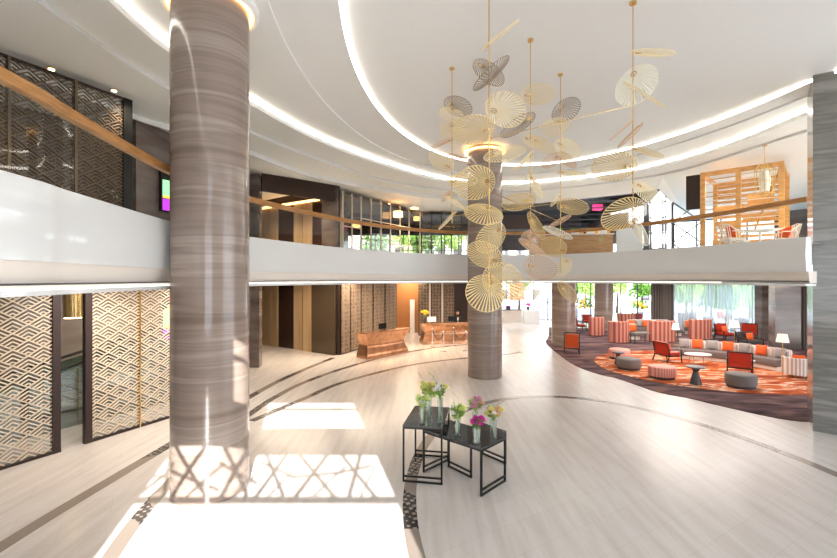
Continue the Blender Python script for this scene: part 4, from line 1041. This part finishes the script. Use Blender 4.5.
for x,z,w,h in ((.9,1.9,.9,.35),(.8,1.3,.8,.3),(L*.72,2.2,.8,.3),(L*.70,1.5,1.0,.3),(L*.3,.45,.9,.5)): MB().box((x,.5,z),(w,.05,h)).build('panel', mt['wood_pav'], r)
MB().bar((L-.9,.1,.9),(L-.1,.1,H_-.15),.07,.07).build('brace', mt['wood_pav'], r)
MB().box((-.28,.15,2.7),(.5,.1,1.4)).build('side_panel', mt['wood_dark'], r)
# glass lantern
P = at(758,0,15.0); r = empty('pendant_lantern', (P.x-.25,P.y-.6,6.55), 0, 'gold wire and glass lantern hanging in front of the timber pavilion', 'lamp')
m = MB()
for k in range(14): a = 2*PI*k/14; m.tube([(.27*math.cos(a),.27*math.sin(a),0),(.28*math.cos(a),.28*math.sin(a),.8),(.16*math.cos(a),.16*math.sin(a),1.0)],.01,5)
for z in (0,.4,.8): m.tube([(.275*math.cos(2*PI*k/24),.275*math.sin(2*PI*k/24),z) for k in range(24)],.012,5,True)
m.build('cage', mt['brass'], r); MB().lathe([(.13,.1),(.17,.5),(.1,.75)],20).build('glass_shade', mt['fan_white'], r, smooth=True); MB().tube([(0,0,.75),(0,0,1.62)],.012,6).build('cord', mt['brass'], r); MB().lathe([(.07,1.60),(.07,1.63)],16).build('ceiling_cap', mt['brass'], r)
# cream dining set
def dchair(x,y,rz,label,pil=True):
    r = empty('dining_chair', (x,y,4.56), rz, label, 'chair', 'cream dining chairs on the upper floor')
    MB().box((0,0,.44),(.55,.52,.08),bev=.02).build('seat', mt['chair_cream'], r)
    m = MB()
    for k in range(7): t = -.75+k*.25; m.tube([(.27*t/.75,.22,.48),(.30*t/.75,.32,.92)],.014,5)
    m.tube([(-.30,.05,.70),(-.30,.30,.90),(0,.34,.95),(.30,.30,.90),(.30,.05,.70)],.02,6); m.build('backrest', mt['chair_cream'], r)
    for sx in (-.24,.24):
        for sy in (-.22,.22): MB().tube([(sx,sy,.42),(sx*1.15,sy*1.15,0)],.018,6).build('leg', mt['chair_cream'], r)
        MB().tube([(sx*1.15,-.22,.44),(sx*1.2,-.2,.68),(sx*1.2,.2,.70)],.018,6).build('armrest', mt['chair_cream'], r)
    if pil: cushion((x+math.sin(rz)*-.0,y,4.56+.49), rz, -.25, 'orange', 'orange-red cushion on the '+label, .40, 'cushions on the dining chairs')
dchair(10.35,14.2,PI/2,'cream dining chair at the left of the white dining table')
dchair(12.1,14.2,-PI/2-.3,'cream dining chair at the right of the white dining table')
dchair(12.75,14.9,-.6,'cream dining chair nearest the right post of the pavilion')
dchair(11.1,15.0,0,'cream dining chair behind the white dining table', False)
r = empty('dining_table', (11.2,14.1,4.56), 0, 'white dining table on the upper floor before the timber pavilion', 'table')
MB().lathe([(.5,.70),(.52,.74)],32).build('tabletop', mt['petal_white'], r, smooth=True); MB().lathe([(.25,0),(.22,.03),(.04,.06),(.04,.70)],20).build('pedestal', mt['petal_white'], r)
# amber pendants in the gallery
def pend(px, y0, y1, Y, w, label):
    p = at(px,y1,Y); zt = at(px,y0,Y).z; r = empty('pendant_lamp', (p.x,p.y,p.z), 0, label, 'lamp', 'amber drum pendants on the upper floor'); h = zt-p.z
    MB().lathe([(w/2,0),(w/2,h)],24,cap=False).build('shade', mt['amber'], r, smooth=True); MB().lathe([(w/2-.01,h*.5),(w/2-.01,h*.52)],24).build('diffuser', mt['amber'], r); MB().tube([(0,0,h*.5),(0,0,8.0-p.z)],.012,5).build('cord', mt['brass'], r)
pend(398,211.5,217,25.0,.55,'wide amber drum pendant, lower of the pair in the gallery')
pend(414.5,205,209,27.0,.5,'amber drum pendant highest in the gallery'); pend(416.5,215.5,220.5,29.0,.4,'small amber pendant under the highest one')
pend(356.5,221,227,23.5,.42,'amber drum pendant behind the handrail at the left of the gallery')
# downlights
for px,py,l in ((51.5,68,'first downlight over the dark lattice screen, nearer the handrail'),(114,89.5,'second downlight over the dark lattice screen, next to its black post'),(344.5,197.5,'leftmost small downlight over the gallery glazing'),(352,198.5,'downlight second from the left over the gallery glazing'),(361,199.5,'third downlight over the gallery glazing'),(371,201,'fourth downlight over the gallery glazing'),(381,202.5,'fifth downlight over the gallery glazing'),(389,203,'rightmost downlight over the gallery glazing')):
    z = 8.1
    for _ in range(6): p = G(px,py,z); z = ceil_z(p.x,p.y)
    r = empty('downlight', (p.x,p.y,z-.03), 0, l, 'light', 'small recessed downlights')
    rr = .07 if px < 200 else .06
    MB().lathe([(rr,.0),(rr,.04)],16).build('trim_ring', mt['brass'], r); MB().lathe([(rr*.75,-.01),(rr*.75,.0)],16).build('lamp_face', mt['bulb'], r)
# shelf cabinet with bottles behind the lounge of the gallery
# ---- trees, buildings and parasols outside ----
def tree(x,y,h,rc_,label,dens=900,mat='leaf_bright',z=0):
    r = empty('tree', (x,y,z), 0, label, 'tree', 'street trees beyond the windows'); lf = MB()
    cl_ = [(random.uniform(-.6,.6)*rc_,random.uniform(-.6,.6)*rc_,h-rc_*random.uniform(.2,1.1),rc_*random.uniform(.35,.6)) for _ in range(9)]
    for i in range(dens):
        cx,cy,cz,cr = cl_[i%9]; d = Vector((random.gauss(0,1),random.gauss(0,1),random.gauss(0,1))).normalized(); p = Vector((cx,cy,cz))+d*cr*random.random()**.4
        leafquad(lf,p,d+Vector((0,0,-.3)),random.uniform(.25,.5),.11)
    lf.build('crown', mt[mat], r); MB().tube([(0,0,0),(.05,0,h*.4),(0,.05,h*.8)],[.16,.12,.05],8).build('trunk', mt['bark'], r)
random.seed(21)
for (px,Y,h,rc_,l,mm) in ((519,49,4.6,1.5,'small tree beyond the windows behind the far counter','leaf'),(585,47,3.7,1.2,'bright tree seen left of the second lounge column','leaf_bright'),(617,47,3.8,1.1,'bright bush-like tree seen just right of the second lounge column','leaf_bright'),
    (642,45,3.3,1.0,'low round tree seen left of the brown drape','leaf'),(686,38.5,3.9,1.5,'tree behind the left sheer curtain','leaf_bright'),(706,48,4.2,2.2,'taller tree behind the middle of the sheer curtains','leaf'),(727,33,3.6,1.4,'tree behind the right sheer curtain','leaf_bright'),(750,41,4.0,2.0,'tree behind the right edge of the sheer curtains','leaf'),
    (375,42,8.3,1.7,'tree seen through the left of the upper gallery','leaf'),(400,50,9.6,2.0,'tree in the middle of the upper gallery windows','leaf_bright'),(428,41,8.4,1.6,'tree left of the round column seen through upper windows','leaf'),(451,49,9.8,2.0,'tree closest to the round column seen through upper windows','leaf_bright')):
    tree((px-418.5)/F*Y,Y,h,rc_,l,2600 if 680 < px < 760 else 900,mm)
def block(x0,x1,y,h,label,n,m_,z=0):
    r = empty('building', ((x0+x1)/2,y,z), 0, label, 'building'); L = x1-x0
    MB().box((0,2,h/2),(L,4,h)).build('walls', mt[m_], r)
    for k in range(n):
        for j in range(int(h/3)): MB().box((-L/2+(k+.5)*L/n,-.02,1.6+3*j),(L/n*.5,.06,1.4)).build('window', mt['glass_smoke'] if False else mt['truss'], r)
block(2,17,58,12,'white building across the street behind the far counter',7,'bright_build'); block(19,33,56,14,'white building across the street behind the sheer curtains',6,'bright_build')
block(-14,1,62,13,'pale building across the street seen through the gallery',6,'pale_wall')
def planter(px,Y,h,label):
    x = (px-418.5)/F*Y; r = empty('planter', (x,Y,0), 0, label,'planter','street planters'); MB().box((0,0,.35),(1.6,.6,.7)).build('box', mt['bright_build'], r); m = MB()
    for j in range(200): leafquad(m,(random.uniform(-.75,.75),random.uniform(-.25,.25),.7+random.random()*h*.6),(random.uniform(-1,1),random.uniform(-1,1),1),.3,.07)
    m.build('leaves', mt['leaf'], r); m = MB()
    for j in range(14): m.ball((random.uniform(-.7,.7),-.3,.8+random.random()*h*.6),.12,1)
    m.build('blooms', mt['petal_orange'], r)
planter(585,43,1.6,'street planter with orange blooms left of the second lounge column'); planter(640,42.5,1.2,'street planter with orange blooms left of the brown drape')
WORLD=2.3; SUN=8.0; K1=0.85; EXPO=1.18
# ================= LIGHT, SKY, CAMERA =================
w = bpy.data.worlds.new('World'); scn.world = w; w.use_nodes = True; N, L = w.node_tree.nodes, w.node_tree.links
bg = N['Background']; tc = N.new('ShaderNodeTexCoord'); sx = N.new('ShaderNodeSeparateXYZ'); L.new(tc.outputs['Generated'], sx.inputs[0])
rp = N.new('ShaderNodeValToRGB'); e = rp.color_ramp.elements; e[0].position = .0; e[0].color = (.90,.94,.98,1); e[1].position = .7; e[1].color = (.55,.72,.98,1)
L.new(sx.outputs['Z'], rp.inputs['Fac']); L.new(rp.outputs['Color'], bg.inputs['Color']); bg.inputs['Strength'].default_value = WORLD
def light(kind, name, loc, energy, color=(1,1,1), **k):
    l = bpy.data.lights.new(name, kind); l.energy = energy; l.color = color
    for a,b in k.items(): setattr(l,a,b)
    o = bpy.data.objects.new(name, l); COL.objects.link(o); o.location = loc; return o
s = light('SUN','sun',(0,-20,20),SUN,(1,.98,.93),angle=math.radians(.3))
d = Vector((-SX,1,0)).normalized()*math.cos(SE)+Vector((0,0,-math.sin(SE))); s.rotation_euler = d.to_track_quat('-Z','Y').to_euler()
# unseen fill lamps added under the balcony and upper soffits, standing in for downlights
def down(name, loc, e, col, size=1.6, spot=None):
    if spot: o = light('SPOT',name,loc,e,col,spot_size=math.radians(spot),spot_blend=.8,shadow_soft_size=.15)
    else: o = light('AREA',name,loc,e,col,shape='DISK',size=size)
    return o
WARM = (1,.80,.58)
for x,y in ((-7.4,20),(-5,19.0),(-2.6,21),(-.5,22.5),(1.8,22.8),(-.6,28.6)): down('soffit_fill',(x,y,3.5),70*K1,WARM,size=2.4)
for x,y in ((-6.3,9.2),(-5.9,12.0)): down('soffit_fill',(x,y,3.5),55*K1,(1,.86,.72))
down('soffit_fill',(-8.4,13.2,3.5),25*K1,(1,.87,.72))
for x,y in ((7,27),(10.5,16.5),(11,20),(14,23),(15,19),(16,27),(19,24),(11.5,26),(8,34)): down('soffit_fill',(x,y,3.5),80*K1,(1,.92,.84),size=3.4)
for x,y in ((-8,21.5),(-5.6,20.2),(-3.6,23.5),(0,25.5)): down('upper_fill',(x,y,7.8),260*K1,WARM,spot=130)
for x,y in ((-7.2,7.5),(-6.9,10.3)): down('upper_fill',(x,y,8.0),140*K1,WARM,spot=100)
for x,y in ((13,13.5),(12,17),(14.5,19),(8,22)): down('upper_fill',(x,y,8.0),260*K1,(1,.88,.7),spot=140)
cam = bpy.data.cameras.new('camera'); co_ = bpy.data.objects.new('camera', cam); COL.objects.link(co_)
co_.location = (0,0,HC); co_.rotation_euler = (math.radians(90),0,0); cam.sensor_width = 36; cam.lens = F/837*36; cam.clip_start = .05; cam.clip_end = 500
cam.shift_x = 0.0
scn.camera = co_
vs = scn.view_settings; vs.view_transform = 'Standard'; vs.look = 'None'; vs.gamma = 1; vs.use_curve_mapping = False; vs.exposure = EXPO
scn.cycles.max_bounces = 8; scn.cycles.diffuse_bounces = 4; scn.cycles.transparent_max_bounces = 24; scn.cycles.use_denoising = True; scn.cycles.sample_clamp_indirect = 6
